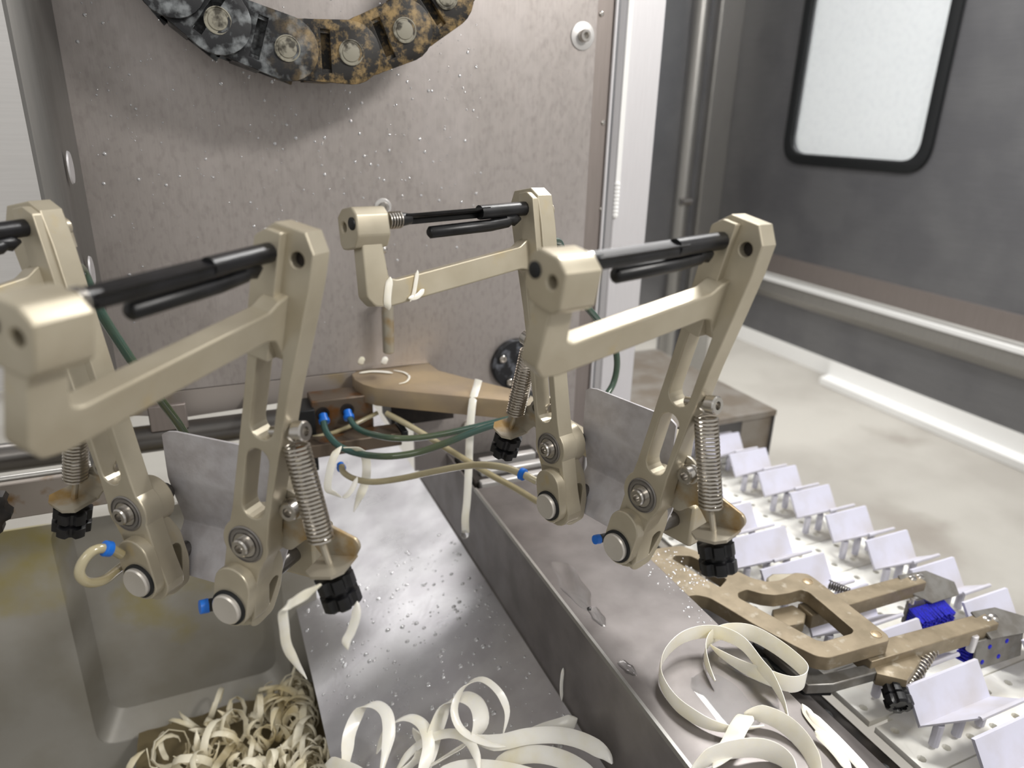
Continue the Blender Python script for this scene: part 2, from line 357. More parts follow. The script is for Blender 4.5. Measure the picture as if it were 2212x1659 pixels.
# horizontal rail and lower panel below the window wall
tr6 = struct(MB().prism([(XW-.030, .1, ztop), (XW+.02, .1, ztop+.004), (XW+.02, .1, ztop-.05), (XW-.012, .1, ztop-.05), (XW-.030, .1, ztop-.03)], (0, Yc-.1, 0)).build('trim_6', 'postm', bevel=.002), 'bright horizontal rail under the window wall')
MB().box(XW-.0335, XW-.024, .1, Yc, ztop-.003, ztop+.007).build('lip', 'white', tr6, bevel=.001)
struct(MB().box(XW-.005, XW, .1, Yc, ztop+.010, ztop+.055).build('trim_9', 'brown'), 'dull flange along the foot of the window wall')
struct(MB().box(XW-.008, XW+.006, .1, Yc, zbot, ztop-.03).build('trim_7', 'darkwall'), 'dark lower panel under the rail')
# floor, kerb and white hall wall
ZF = .40
struct(MB().box(-2.5, 4.0, -2.5, 4.5, ZF-.05, ZF).build('floor', 'floor'), 'pale stained concrete hall floor')
ka = at(1768, 829, Z=ZF)
struct(MB().prism([(ka.x, ka.y, ZF), (ka.x+.3, ka.y, ZF), (ka.x+.3, ka.y, ZF+.30), (ka.x+.06, ka.y, ZF+.30), (ka.x+.04, ka.y, ZF+.035), (ka.x, ka.y, ZF+.03)], (0, -2.6, 0)).build('baseboard_right', 'white', bevel=.003), 'white kerb along the hall floor')
struct(MB().box(ka.x+.12, ka.x+.2, -1.6, 4.0, ZF, 3.0).build('wall_hall_right', 'white'), 'white hall wall beyond the machine')
struct(MB().box(-2.4, 3.0, 3.6, 3.7, ZF, 3.0).build('wall_hall_back', 'white'), 'white hall wall far behind the machine')
# left side: bright return panel, dark rounded flange
ya = .575
pa0, pa1 = at(41, 0, Y=ya), at(125, 434, Y=ya)
xe = .5*(pa0.x+pa1.x)
b = MB(); prof = [(XL+.0005, YP), (XL-.004, YP-.03), (xe+.004, ya+.014), (xe, ya+.004), (xe-.007, ya), (xe-.012, ya+.002), (xe-.004, ya+.02), (XL-.007, YP)]
b.prism([(x, y, 1.13) for x, y in prof], (0, 0, .95)); fl = struct(b.build('trim_8', 'flange', ang=50), 'rounded dark return flange left of the back panel')
for q in ((151, 362), (197, 585)):
    c = at(*q, X=(XL+xe)/2+.003); MB().lathe(c+Vector((.0, 0, 0)), (1, -.12, 0), [(0, .0062), (.0012, .0058)], 18).xf(Matrix.Translation(c) @ Matrix.Scale(1.9, 4, (0, 0, 1)) @ Matrix.Translation(-c)).build('plug', 'strip', fl)
struct(MB().box(-1.2, xe-.006, ya+.001, ya+.004, at(60, 470, Y=ya).z-.12, 2.1).build('wall_left', 'panel2'), 'bright brushed panel at the left of the machine')

# ================================================================== PEELING CLAMPS (two units, each a pair of sprung knife arms)
SEP, AL = .0608, math.radians(11.9)
def arm_mx(s):
    R = Matrix.Rotation(-AL, 4, 'X'); T = Matrix.Translation((0, SEP/2, 0)); m = T @ R
    return m if s > 0 else Matrix.Scale(-1, 4, (0, 1, 0)) @ m
def wu(mb, x0, t):          # plate drawn in (w,u) -> arm space, x from x0 to x0+t
    return mb.xf(frame((0, 1, 0), (0, 0, 1), (1, 0, 0), (x0+t/2, 0, 0)))
def xu(mb, w0, t):          # plate drawn in (x,u) -> arm space, w from w0 to w0+t
    return mb.xf(frame((1, 0, 0), (0, 0, 1), (0, 1, 0), (0, w0+t/2, 0)))
def arm_parts():
    P = []
    post_out = (arc(.0, -.001, .0125, 190, 350, 8) + [(.0105, .014), (.0118, .028)] + arc(.0012, .0423, .0142, -28, 20, 5) +
        [(.0137, .062), (.0150, .095), (.0163, .135), (.0190, .168), (.0205, .190), (.0205, .2045), (.0150, .2130), (-.0010, .2130), (-.0072, .2075), (-.0085, .190), (-.0085, .120), (-.0090, .0605)] +
        arc(.0012, .0423, .0142, 140, 215, 7) + [(-.0105, .026), (-.0108, .012)])
    s1 = obround(.0036, .0662, .0034, .0935, .0068); s2 = obround(.0036, .1131, .0040, .1508, .0068)
    hole = arc(.0126, .2, .0036, 0, 345, 15)
    body = wu(plate(post_out, [s1, s2, hole], .0125, .0007), 0, .0125)
    # thicker boss round the bearing
    body2 = wu(plate(arc(.0012, .0423, .0141, 0, 345, 23), [], .013, .0008), .008, .013)
    # inner strip that carries the knife and the diagonal
    strip = wu(plate(fillet([(-.0072, .150), (.006, .150), (.006, .2105), (-.002, .2105), (-.0072, .206)], .001), [], .0165, .0005), -.0045, .0165)
    diag = fillet([(.002, .1835), (-.006, .1810), (-.012, .1772), (-.104, .1650), (-.1085, .1665), (-.110, .186), (-.1225, .186), (-.1235, .157), (-.119, .1515), (-.110, .1505), (-.012, .1632), (-.0055, .1620), (-.001, .156), (.002, .150)], .0015, 2)
    dg = xu(plate(diag, [], .0105, .0009), .0, .0105)
    tipo = fillet([(-.0035, .1895), (-.0035, .2005), (.0005, .2050), (.0115, .2050), (.0175, .2010), (.0180, .1865), (.0155, .1835), (.0120, .1830), (.001, .1835)], .001, 2)
    tip = wu(plate(tipo, [arc(.0112, .1952, .0027, 0, 345, 13)], .020, .0009), -.1262, .020)
    lug = wu(plate(obround(0, .0020, 0, .0170, .0112, 10), [], .0072, .0007), -.0062, .0072)
    cle = xu(plate(fillet([(.0, .032), (.018, .032), (.023, .020), (.0235, .002), (.019, -.0120), (.006, -.0135), (.0, -.010)], .003), [obround(.0125, -.001, .0160, .010, .0042, 6)], .0185, .0006), -.0075, .0185)
    fr = MB()
    for m in (body, body2, strip, dg, tip, lug, cle): fr.add(m.v, m.f)
    P.append(('arm_frame', fr, 'anod', None, 21))
    P.append(('hole_shade', MB().cyl((.004, .0126, .2), (.010, .0126, .2), .0037, 16), 'dark', None, 30))  # dark disc inside the top hole, its colour standing for shade
    # knife: slotted black half tube with a second prong, sleeve near the post
    k0 = Vector((-.004, .0012, .2006)); k1 = Vector((-.1065, .0012, .1970)); ax = (k1-k0).normalized(); L = (k1-k0).length
    up = Vector((0, 0, 1)); up = (up-ax*up.dot(ax)).normalized(); sd = ax.cross(up)
    def kp(t, a=0, b=0): return k0+ax*L*t+up*a+sd*b
    kn = MB()
    kn.tube([kp(0), kp(.10), kp(.36)], .0044, 12)
    kn.tube([kp(.84), kp(.90), kp(.97)], .0040, 12, [.0030, .0040, .0040])
    kn.ribbon([kp(t, .0022) for t in (.30, .34, .5, .66, .8, .88)], .0078, sd, .0022, False, .12)
    kn.ribbon([kp(t, -.0010, .003) for t in (.30, .34, .5, .7, .88)], .0042, up, .0016, False)
    kn.tube([kp(.10, -.0052), kp(.16, -.0072), kp(.30, -.0082), kp(.72, -.0086), kp(.735, -.0086)], .003, 10, [.0022, .0036, .0038, .0036, .002])
    kn.tube([kp(.05, -.006), kp(.10, -.0062), kp(.17, -.0052)], .003, 8, [.0012, .0040, .0026])
    P.append(('knife', kn, 'black', None, 50))
    rg = MB()
    for i in range(5): rg.lathe(kp(.905+i*.017), ax, [(0, .0038), (.0003, .0048), (.0010, .0048), (.0013, .0038)], 18)
    P.append(('knife_spring', rg, 'steel', None, 40))
    P.append(('knife_tip', MB().lathe(kp(1.0), ax, [(0, .0034), (.0204, .0034), (.0208, .0028)], 16), 'blackm', None, 40))
    # bearing rings + screw
    bc = (0, .0016, .0418); X = (-1, 0, 0)
    P.append(('bearing', MB().lathe(bc, X, [(-.002, .0108), (.0006, .0108), (.0009, .0102), (.0002, .0099), (.0002, .0092), (.0008, .0090), (.0008, .0076), (.0001, .0074), (.0001, .006)], 32), 'bearm', None, 30))
    P.append(('bearing_screw', MB().lathe(bc, X, [(0, .0068), (.0012, .0068), (.0013, .0050), (.0048, .0050), (.0056, .0043), (.0056, .0025), (.0025, .0022)], 24), 'steel', None, 30))
    hc = (-.0062, .0, .0032)
    P.append(('circlip', MB().lathe(hc, X, [(-.0002, .0104), (.0012, .0104), (.0014, .0098), (.0014, .0084)], 32), 'blackm', None, 30))
    P.append(('shaft_end', MB().lathe(hc, X, [(-.001, .0088), (.0030, .0088), (.0038, .0080), (.0034, .0001)], 32), 'steelb', None, 30))
    P.append(('hinge_shaft', MB().cyl((.020, 0, .0032), (.058, 0, .0032), .0052, 20), 'steeld', None, 30))
    P.append(('bearing_shaft', MB().cyl((.006, .0016, .0418), (.030, .0016, .0418), .0052, 16), 'steeld', None, 30))
    # hose elbow behind the top
    P.append(('hose_elbow', MB().cyl((.0125, .006, .199), (.022, .006, .199), .0052, 14, ch=.0006).cyl((.0195, .006, .199), (.0195, .006, .188), .0042, 14), 'bracket', None, 35))
    return P
def spring_parts():
    # in unit space for the +y side
    P = []
    a = Vector((.006, .0720, .1010)); b = Vector((.006, .0835, .0500)); ax = (b-a).normalized()
    e1 = Vector((1, 0, 0)); e2 = ax.cross(e1); pts = []; turns = 24; n = 10
    for i in range(turns*n+1):
        t = i/(turns*n); an = 2*math.pi*i/n; pts.append(a+(b-a)*t+(e1*math.cos(an)+e2*math.sin(an))*.0062)
    bolt = Vector((.006, .0715, .1078))
    hook = [bolt+Vector((-.001, .0045*math.cos(q), .0045*math.sin(q))) for q in [math.radians(30+i*30) for i in range(9)]]
    pts = hook+[a+Vector((0, -.0005, .002))]+pts+[b+ax*.003, b+ax*.008]
    P.append(('spring', MB().tube(pts, .00085, 5), 'spring', 60))
    # spring bolt on the arm
    ab = Vector((.006, .0585, .1055)); d = (bolt-ab).normalized()
    P.append(('spring_bolt', MB().cyl(ab, bolt+d*.001, .0030, 12).lathe(bolt+d*.001, d, [(0, .0052), (.0052, .0052), (.006, .0046), (.006, .0024), (.003, .002)], 16), 'steel', 30))
    # bracket: upright plate from the hub side, bent foot
    t = .0022
    up = [(.046, .048), (.052, .068), (.060, .0705), (.068, .066), (.078, .056), (.0995, .050), (.1015, .046), (.0975, .0375), (.080, .0330), (.076, .0380), (.070, .0440), (.058, .0330), (.048, .0360)]
    m = plate(fillet(up, .003, 3), [], t, .0004); m = m.xf(frame((0, 1, 0), (0, 0, 1), (1, 0, 0), (.014, 0, 0)))
    foot = MB().prism([(.0150, .0785, .0365), (.0150, .0985, .0405), (.0000, .0995, .0395), (-.0045, .0950, .0378), (-.0060, .0840, .0358), (-.0020, .0785, .0352)], (.0005, .0, -.0020))
    m.add(foot.v, foot.f)
    P.append(('spring_bracket', m, 'bracket', 30))
    b2 = Vector((.013, .0635, .0610))
    P.append(('bracket_bolt', MB().lathe(b2, (-1, .0, 0), [(0, .0062), (.0014, .0062), (.0016, .0052), (.0062, .0052), (.007, .0046), (.007, .0026), (.0035, .0022)], 18).lathe(b2+Vector((.0, -.0105, 0)), (0, 1, 0), [(0, .0055), (.003, .0055), (.0033, .0048), (.0064, .0048), (.0064, .001)], 14), 'steel', 30))
    rod0 = b+ax*.002; rod1 = Vector((.006, .0935, .0180))
    P.append(('threaded_rod', MB().cyl(rod0, rod1, .0018, 10), 'bracket', 30))
    kd = (rod1-rod0).normalized(); k0 = Vector((.006, .0893, .0315))
    star = lambda i: 1.0 if (i % 6) in (0, 1, 2, 3) else .80
    P.append(('adjusting_knob', MB().lathe(k0, kd, [(0, .0076), (.0006, .0102), (.0074, .0102), (.0080, .0084)], 36, star=star).lathe(k0+kd*.0078, kd, [(0, .0072), (.0022, .0070)], 24).lathe(k0+kd*.0098, kd, [(0, .0080), (.0008, .0104), (.0072, .0104), (.0084, .0086), (.0086, .003)], 36, star=star), 'black', 30))
    return P
def make_unit(name, label, loc, yaw):
    R = (Matrix.Rotation(yaw, 4, 'Z') @ Matrix.Rotation(math.radians(1.55), 4, 'Y')).to_3x3()
    u = empty(name, loc, label, 'peeling clamp', 'sprung peeling clamps on the carousel', rot=R)
    for s in (1, -1):
        mx = arm_mx(s); fr = None
        for (n, mb, m, _, ang) in arm_parts():
            o = mb.xf(mx).build(n, m, u if fr is None else fr, ang)
            if fr is None: fr = o
        my = Matrix.Identity(4) if s > 0 else Matrix.Scale(-1, 4, (0, 1, 0)); sb = None; spr = None
        for (n, mb, m, ang) in spring_parts():
            o = mb.xf(my).build(n, m, u, ang)
            if n == 'spring_bracket': sb = o
            if n in ('bracket_bolt', 'threaded_rod', 'adjusting_knob'): o.parent = sb
            if n == 'spring': spr = o
            if n == 'spring_bolt': o.parent = spr
    # bent sheet tray between the arms
    pr = [(.0288, .0812), (.0292, .0480), (.0372, .0190), (.0200, -.0075)]; t = .0016
    pts = smooth([(pr[0][0], 0, pr[0][1]), (pr[0][0]+.0002, 0, .056), (.0300, 0, .0462), (.0362, 0, .0220), (.0362, 0, .0170), (.0330, 0, .0120), (pr[3][0], 0, pr[3][1])], 5)
    b = MB(); hw = .038
    rows = [hw-.008 if i == 0 else hw-.0035 if i == 1 else hw-.001 if i == 2 else hw for i in range(len(pts))]
    pts = [pts[0], pts[0].lerp(pts[1], .25), pts[0].lerp(pts[1], .7)]+pts[1:]; rows = [hw-.010, hw-.0045, hw-.0012]+[hw]*(len(pts)-3)
    for off in (0, t): b.v += [Vector((p.x+off, y_, p.z)) for p, h_ in zip(pts, rows) for y_ in (-h_, h_)]
    k_ = len(pts)
    for q_ in (0, 2*k_): b.f += [[q_+2*i, q_+2*i+1, q_+2*i+3, q_+2*i+2] for i in range(k_-1)]
    for e_ in (0, 1): b.f += [[2*i+e_, 2*i+2+e_, 2*k_+2*i+2+e_, 2*k_+2*i+e_] for i in range(k_-1)]
    b.f += [[0, 1, 2*k_+1, 2*k_], [2*k_-2, 2*k_-1, 4*k_-1, 4*k_-2]]
    b.build('guide_sheet', 'sheet', u, 50)
    # base block with the shafts, and a short stub to the carousel
    b = MB().box(.050, .072, -.046, .046, -.012, .018); b.box(.060, .085, -.016, .016, -.012, .050); b.build('base_block', 'anod', u, bevel=.002)
    b = MB().cyl((.046, -.026, -.002), (.046, .026, -.002), .0042, 14).build('cross_rod', 'rust', u)
    MB().box(.036, .052, -.006, .010, -.018, -.008).build('rod_clamp', 'dark', u, bevel=.001)
    return u
clampR = make_unit('peeling_clamp', 'champagne metal peeling clamp standing over the flat tray beside the conveyor', (.2121, .3502, 1.1501), math.radians(17.0))
clampL = make_unit('peeling_clamp', 'champagne metal peeling clamp at the left, hanging over the grey waste bin', (-.0264, .3746, 1.1464), math.radians(46.66))
lb0 = Vector((.070, 0, -.004)); lb1 = clampL.matrix_basis.inverted() @ Vector((.030, .70, 1.132)); sd_ = Vector((.5, -.5, 0)).normalized()*.008
MB().prism([lb0-sd_, lb0+sd_, lb1+sd_, lb1-sd_], (0, 0, .010)).build('mount_bar', 'steeld', clampL, bevel=.001)

# ================================================================== TRAY, CHUTE, BIN
def onp(px, py, p0, n):
    r = ray(px, py); p0 = Vector(p0); n = Vector(n); return CAM + r*((p0-CAM).dot(n)/r.dot(n))
ZP, XT0, XT1, YT = 1.05, .2240, .3221, .592
t = empty('tray_cover', (XT0, .2, ZP-.09), 'flat grey stainless tray cover running beside the conveyor', 'tray')
def child(mb, name, m, par, ang=35, bevel=0.0):
    o = mb.build(name, m, None, ang, bevel); o.parent = par; o.matrix_parent_inverse = par.matrix_basis.inverted(); return o
child(MB().box(XT0, XT1, -.25, YT, ZP-.002, ZP), 'top_plate', 'tray', t, bevel=.0005)
child(MB().box(XT0, XT0+.002, -.25, YT+.20, ZP-.0985, ZP-.0005), 'side_skirt', 'tray', t)
child(MB().box(XT1-.002, XT1, -.25, YT, ZP-.045, ZP-.002), 'edge_skirt', 'tray', t)
child(MB().prism([(XT0-.0008, -.25, ZP-.001), (XT0+.0030, -.25, ZP-.001), (XT0+.0026, -.25, ZP+.0012), (XT0+.0002, -.25, ZP+.0014)], (0, YT+.25, 0)), 'rim', 'postm', t)
# chute
CP0 = Vector((XT0, .5, .966)); SL = .35; CN = Vector((-SL, 0, 1)).normalized()
xl = .5*(onp(612, 1185, CP0, CN).x + onp(700, 1590, CP0, CN).x)
zl = .966-SL*(XT0-xl)
ch = tag(MB().prism([(XT0-.001, -.05, .966), (XT0-.001, 1.15, .966), (xl, 1.15, zl), (xl, -.05, zl)], tuple(-CN*.002)).build('chute', 'chute', bevel=.0004), 'sloping wet stainless chute leading down beside the grey bin', 'chute')
# bin with recessed back wall
YB = .66
def bx(px, py, y=YB): q = at(px, py, Y=y); return (q.x, q.z)
binr = empty('waste_bin', (-.2, YB, .75), 'grey steel waste bin with a recessed back wall and yellow stains', 'bin')
rl, rb = bx(108, 1160), bx(420, 1540); rt = bx(150, 1128); rr = (min(bx(622, 1400)[0], xl+.012), 0)
rec = fillet([(rl[0], rb[1]-.012), (rr[0], rb[1]-.012), (rr[0], rt[1]), (rl[0], rt[1])], .02, 6)
ztopb = bx(130, 1112)[1]
child(xzplate([(-.9, .70), (xl+.022, .70), (xl+.022, ztopb-.01), (-.9, ztopb)], YB, .003, [rec]), 'back_wall', 'binm', binr, 20)
ri = fillet([(rl[0]+.012, rb[1]+.006), (rr[0]-.012, rb[1]+.006), (rr[0]-.012, rt[1]), (rl[0]+.012, rt[1])], .02, 6)
b = MB(); n = len(rec)
b.add([(x, YB+.001, z) for x, z in rec]+[(x, YB+.026, z) for x, z in ri], [(i, (i+1) % n, n+(i+1) % n, n+i) for i in range(n)]); child(b, 'recess_side', 'binm', binr, 60)
child(MB().prism([(x, YB+.026, z) for x, z in ri], (0, .002, 0)), 'recess_panel', 'binm', binr, 20)
child(MB().box(-.9, xl+.022, .15, YB+.003, .70, .704), 'bottom', 'binm', binr)
child(MB().box(xl+.020, xl+.022, .15, YB+.003, .70, zl-.012), 'side_wall', 'binm', binr)
child(MB().box(-.9, -.896, .15, YB+.003, .70, ztopb), 'end_wall', 'binm', binr)
# rim bar above the bin, thin rod, dark rail tube
z0, z1 = at(130, 1106, Y=.58).z, at(130, 1030, Y=.58).z
tag(MB().box(-.5, at(245, 1080, Y=.58).x, .58, .586, z0, z1).build('flat_bar', 'rust', bevel=.001), 'stained flat bar above the bin behind the left clamp', 'bar')
z0 = at(90, 1025, Y=.60).z
tag(MB().cyl((-.5, .60, z0), (at(160, 1018, Y=.60).x+.02, .60, z0), .0032, 12).build('thin_rod', 'postm'), 'thin grey rod crossing the bright gap at the far left', 'rod')
q = at(570, 915, Y=.665)
tag(MB().cyl((-.8, .665, q.z), (at(660, 900, Y=.665).x, .665, q.z), .0125, 24, ch=.001).build('rail_tube', 'steeld'), 'dark round rail tube under the back panel', 'tube')
q0, q1 = at(395, 850, Y=.655), at(408, 925, Y=.655)
tag(MB().box(q0.x-.030, q1.x, .655, .661, q1.z, zseam-.004).build('hanger_plate', 'brown', bevel=.001), 'dull hanger plate in front of the rail tube', 'plate')
q = at(4, 1105, Y=.54)
tag(MB().lathe((q.x-.016, .54, q.z), (0, 1, 0), [(0, .019), (.001, .021), (.011, .021), (.012, .019)], 36, star=lambda i: 1.0 if i % 4 < 2 else .86).build('sprocket', 'dark'), 'grimy dark sprocket at the far left edge', 'sprocket')

# ================================================================== CAROUSEL ARM, MANIFOLD, HOSES
ZA = 1.157
poly = [at(*p, Z=ZA) for p in ((760, 808), (774, 799), (851, 792), (925, 783), (948, 800), (1040, 824), (1123, 844), (1114, 867), (900, 847), (812, 838), (784, 830), (766, 820))]
ca = empty('carousel_arm', tuple(poly[6]), 'gold anodised carousel arm with a rounded end reaching out of the back panel', 'arm')
child(xyplate([(p.x, p.y) for p in poly], ZA, .0185, (), .0008), 'arm_plate', 'gold', ca, 25)
pe = (poly[6]+poly[7])/2; dx = (poly[6]-poly[10]).normalized(); dx = Vector((.55, -.40, 0)).normalized()
child(MB().cyl(pe+Vector((0, 0, -.010))-dx*.004, pe+Vector((0, 0, -.010))+dx*.012, .016, 28, ch=.001), 'rubber_ring', 'blackm', ca)
lb0 = clampR.matrix_basis @ Vector((.072, 0, .0)); lb1 = pe+Vector((0, 0, -.010))
sd_ = Vector((1, 0, 0))*.009
child(MB().prism([lb0-sd_, lb0+sd_, lb1+sd_, lb1-sd_], (0, 0, .012)), 'link_bar', 'anod', ca, bevel=.001)
child(MB().box(poly[2].x-.01, poly[3].x+.02, .66, .70, 1.10, 1.14), 'mount', 'dark', ca)
# manifold block behind the left clamp
mf = empty('air_manifold', tuple(at(730, 930, Y=.640)), 'rust stained air manifold block with blue push fittings', 'manifold')
a, c = at(672, 868, Y=.640), at(800, 935, Y=.640)
child(MB().box(a.x, c.x+.004, .640, .668, c.z+.004, a.z), 'block', 'rustd', mf, bevel=.0015)
child(MB().box(a.x-.014, a.x+.002, .634, .668, at(660, 1015, Y=.640).z, a.z-.006), 'black_post', 'blackm', mf, bevel=.001)
for q in ((697, 893), (750, 885)):
    c = at(*q, Y=.640); child(MB().lathe(c, (0, -1, 0), [(0, .0064), (.0015, .0064), (.0015, .0048), (.0005, .0046)], 20), 'port_ring', 'dark', mf)
    child(MB().lathe(c+Vector((0, -.001, -.001)), (0, -.8, -.6), [(0, .0040), (.0052, .0042), (.0056, .0052), (.0088, .0050), (.0092, .0036)], 20), 'push_fitting', 'blue', mf)
sb = empty('support_bar', tuple(at(790, 965, Y=.61)), 'rust stained support bar with a black end under the green hoses', 'bar')
a, c = at(690, 985, Y=.61), at(868, 935, Y=.61)
child(MB().box(a.x-.02, c.x, .61, .635, a.z-.002, c.z), 'bar', 'rustd', sb, bevel=.001)
child(MB().box(c.x, c.x+.006, .608, .637, a.z+.004, c.z+.002), 'end_cap', 'blackm', sb, bevel=.001)
child(MB().lathe(at(735, 1003, Y=.61), (0, -1, -.3), [(0, .0034), (.004, .0034), (.004, .0044), (.0066, .0042)], 16), 'push_fitting', 'blue', sb)
def hose(name, pts, r, m, label, n=6, collars=(), start=()):
    P = smooth([Vector(q) for q in start]+[at(x, y, Y=d) for x, y, d in pts], n); o = tag(MB().tube(P, r, 12).build(name, m, None, 60), label, 'hose')
    for i in collars:
        a = P[i]; T = (P[min(i+1, len(P)-1)]-P[max(i-1, 0)]).normalized()
        MB().lathe(a-T*.002, T, [(0, r*1.2), (.0006, r*1.6), (.0040, r*1.6), (.0046, r*1.2)], 18).build('collar', 'blue', o)
    return o
hose('air_hose', [(699, 912, .624), (706, 935, .612), (732, 963, .596), (775, 980, .580), (835, 986, .555), (900, 978, .545), (960, 958, .535), (1020, 934, .525), (1080, 914, .515), (1128, 902, .508)], .0031, 'ghose', 'lower dark green air hose sagging from the manifold to the right clamp')
hose('air_hose', [(756, 905, .624), (768, 922, .612), (795, 936, .596), (845, 946, .570), (900, 946, .562), (960, 937, .554), (1010, 926, .546), (1065, 913, .538), (1115, 901, .53)], .0029, 'ghose', 'upper dark green air hose running just under the gold arm')
hose('water_hose', [(738, 1006, .603), (742, 1020, .595), (765, 1034, .58), (805, 1041, .56), (865, 1034, .54), (940, 1018, .51), (1020, 1005, .48), (1080, 1008, .455), (1128, 1024, .435), (1160, 1040, .425)], .0029, 'chose', 'cream water hose curving from the support bar to the right clamp', collars=(48,))
hose('water_hose', [(835, 893, .62), (880, 917, .60), (935, 950, .575), (1000, 990, .55), (1060, 1026, .52), (1110, 1053, .49), (1165, 1086, .455), (1210, 1112, .43)], .0029, 'chose', 'straight cream water hose crossing behind the hanging peel')
hose('thin_hose', [(676, 945, .632), (720, 935, .63), (770, 914, .632), (815, 892, .64)], .0022, 'chose', 'thin brownish hose behind the blue push fittings')
def elbow(cl): return [cl.matrix_basis @ (arm_mx(1) @ Vector((.0195, .006, u_))) for u_ in (.192, .180)]
hose('air_hose', [(1208, 525, .452), (1222, 575, .458), (1250, 640, .47), (1290, 690, .485), (1322, 735, .51), (1333, 780, .515), (1326, 825, .515), (1306, 860, .51), (1280, 900, .505)], .0029, 'ghose', 'green air hose looping down behind the right clamp', start=elbow(clampR))
hose('air_hose', [(180, 590, .46), (215, 670, .465), (262, 745, .475), (310, 815, .485), (352, 870, .50), (385, 915, .515), (410, 955, .53)], .0030, 'ghose', 'green air hose running down behind the left clamp', start=elbow(clampL))
hose('water_hose', [(262, 1198, .395), (238, 1186, .392), (205, 1188, .388), (180, 1212, .385), (172, 1240, .384), (190, 1258, .386), (222, 1254, .392), (248, 1236, .402), (275, 1215, .415)], .0027, 'chose', 'small cream hose loop at the left clamp hub', collars=(7,))
# small black fitting under the left clamp
q = at(440, 1310, Y=.36)
fo = tag(MB().cyl(q+Vector((.002, 0, 0)), q+Vector((.018, .004, -.003)), .0036, 14, ch=.0004).build('hose_fitting', 'blackm'), 'black push fitting with blue collar under the left clamp', 'fitting')
MB().lathe(q+Vector((-.002, 0, 0)), (1, .2, -.15), [(0, .0038), (.0044, .0040), (.0048, .0034)], 16).build('collar', 'blue', fo)
q = at(1290, 1165, Y=.400)
fo = tag(MB().cyl(q+Vector((.002, 0, 0)), q+Vector((.016, .004, -.003)), .0034, 14, ch=.0004).build('hose_fitting', 'blackm'), 'black push fitting with blue collar under the right clamp', 'fitting')
MB().lathe(q+Vector((-.002, 0, 0)), (1, .2, -.15), [(0, .0036), (.0044, .0038), (.0048, .0032)], 16).build('collar', 'blue', fo)
# black disc with bolts, guide pin
q = at(1112, 784, Y=YP)
bd = tag(MB().lathe(q, (0, -1, 0), [(0, .0285), (.006, .0285), (.0072, .0272)], 48).build('flange_disc', 'disc'), 'black limescale spotted flange disc bolted to the back panel', 'disc')
for a in (55, 145, 235, 325):
    p = q+Vector((math.cos(math.radians(a+8))*.0205, -.0072, math.sin(math.radians(a+8))*.0205)); socket_bolt(bd, p, .0042, h=.004)
q0, q1 = at(836, 640, Y=.655), at(840, 762, Y=.655)
gp = tag(MB().cyl(q1, q0, .0058, 20, ch=.0012).build('guide_pin', 'bracket'), 'stained upright steel pin in front of the back panel', 'pin')
MB().cyl(q0+Vector((0, 0, -.006)), q0+Vector((0, .027, -.006)), .004, 14).build('pin_stud', 'steel', gp)
q = at(1010, 925, Y=YP); sk = tag(MB().lathe(q, (0, -1, 0), [(0, .009), (.003, .009), (.0042, .008), (.0042, .004), (.001, .004)], 24).build('bushing', 'steel'), 'round steel bushing on the panel below the gold arm', 'bushing')
# grimy slide behind the tray
sl = empty('slide_block', tuple(at(1090, 1040, Z=1.05)), 'grimy slide block with pale ribs behind the flat tray', 'slide')
c = at(1095, 1045, Z=1.05)
child(MB().box(XT0+.004, c.x+.06, c.y+.012, c.y+.075, 1.02, 1.052), 'body', 'dark', sl, bevel=.002)
for i, (dy, z) in enumerate(((.004, 1.053), (.020, 1.057), (.038, 1.060))):
    child(MB().box(max(c.x-.026+.006*i, XT0+.004), c.x+.05, c.y+dy, c.y+dy+.009, 1.03, z), 'rib', 'panel2', sl, bevel=.0012)

# ================================================================== CABLE CHAIN
YC = .60
pins = [at(*p, Y=YC) for p in ((150, -760), (158, -590), (178, -420), (220, -265), (285, -140), (368, -38), (470, 45), (620, 105), (757, 114), (872, 66), (962, -6), (1020, -110), (1058, -240), (1078, -390), (1086, -550), (1088, -720))]
cc = empty('cable_chain', tuple(pins[3]), 'black and yellow stained plastic cable chain hanging at the top of the picture', 'cable chain')
RL = .0225
for i in range(1, len(pins)):
    a, b_ = pins[i-1], pins[i]; d = (b_-a); L = d.length; ex = d.normalized(); ey = Vector((0, 1, 0)).cross(ex)*-1; ey = Vector((-ex.z, 0, ex.x))
    out = [(-L+.004, -RL*.92)] + arc(0, 0, RL, -90, 90, 12) + [(-L+.004, RL*.92)]
    sx = -L+RL+.0058
    slot = [(sx-.0034, -.0148), (sx+.0034, -.0148), (sx+.0034, .0148), (sx-.0034, .0148)]
    m = plate(out, [slot], .005, .0007)
    for v in m.v: v.z += (v.x/L)*.0045
    mx = frame(ex, ey, (0, -1, 0), b_)
    lk = child(m.xf(mx), 'link', 'chain', cc, 30)
    bk = MB().box(-L*.9, RL*.6, -RL*.9, RL*.9, -.0462, -.040); bk.box(-L*.70, -L*.28, -RL*.95, -RL*.55, -.042, -.002); bk.box(-L*.70, -L*.28, RL*.55, RL*.95, -.042, -.002); bk.box(sx-.006, sx+.006, -.016, .016, -.0105, -.0090)
    o = child(bk.xf(mx), 'crossbar', 'chain', cc, 30)
    pn = MB().lathe(b_, (0, -1, 0), [(0, .0092), (.0034, .0092), (.0036, .0086), (.0030, .0080), (.0030, .0068), (.0038, .0064), (.0042, .004)], 28)
    o = child(pn, 'pin', 'pinm', cc, 30); o.parent = lk; o.matrix_parent_inverse = Matrix.Identity(4)

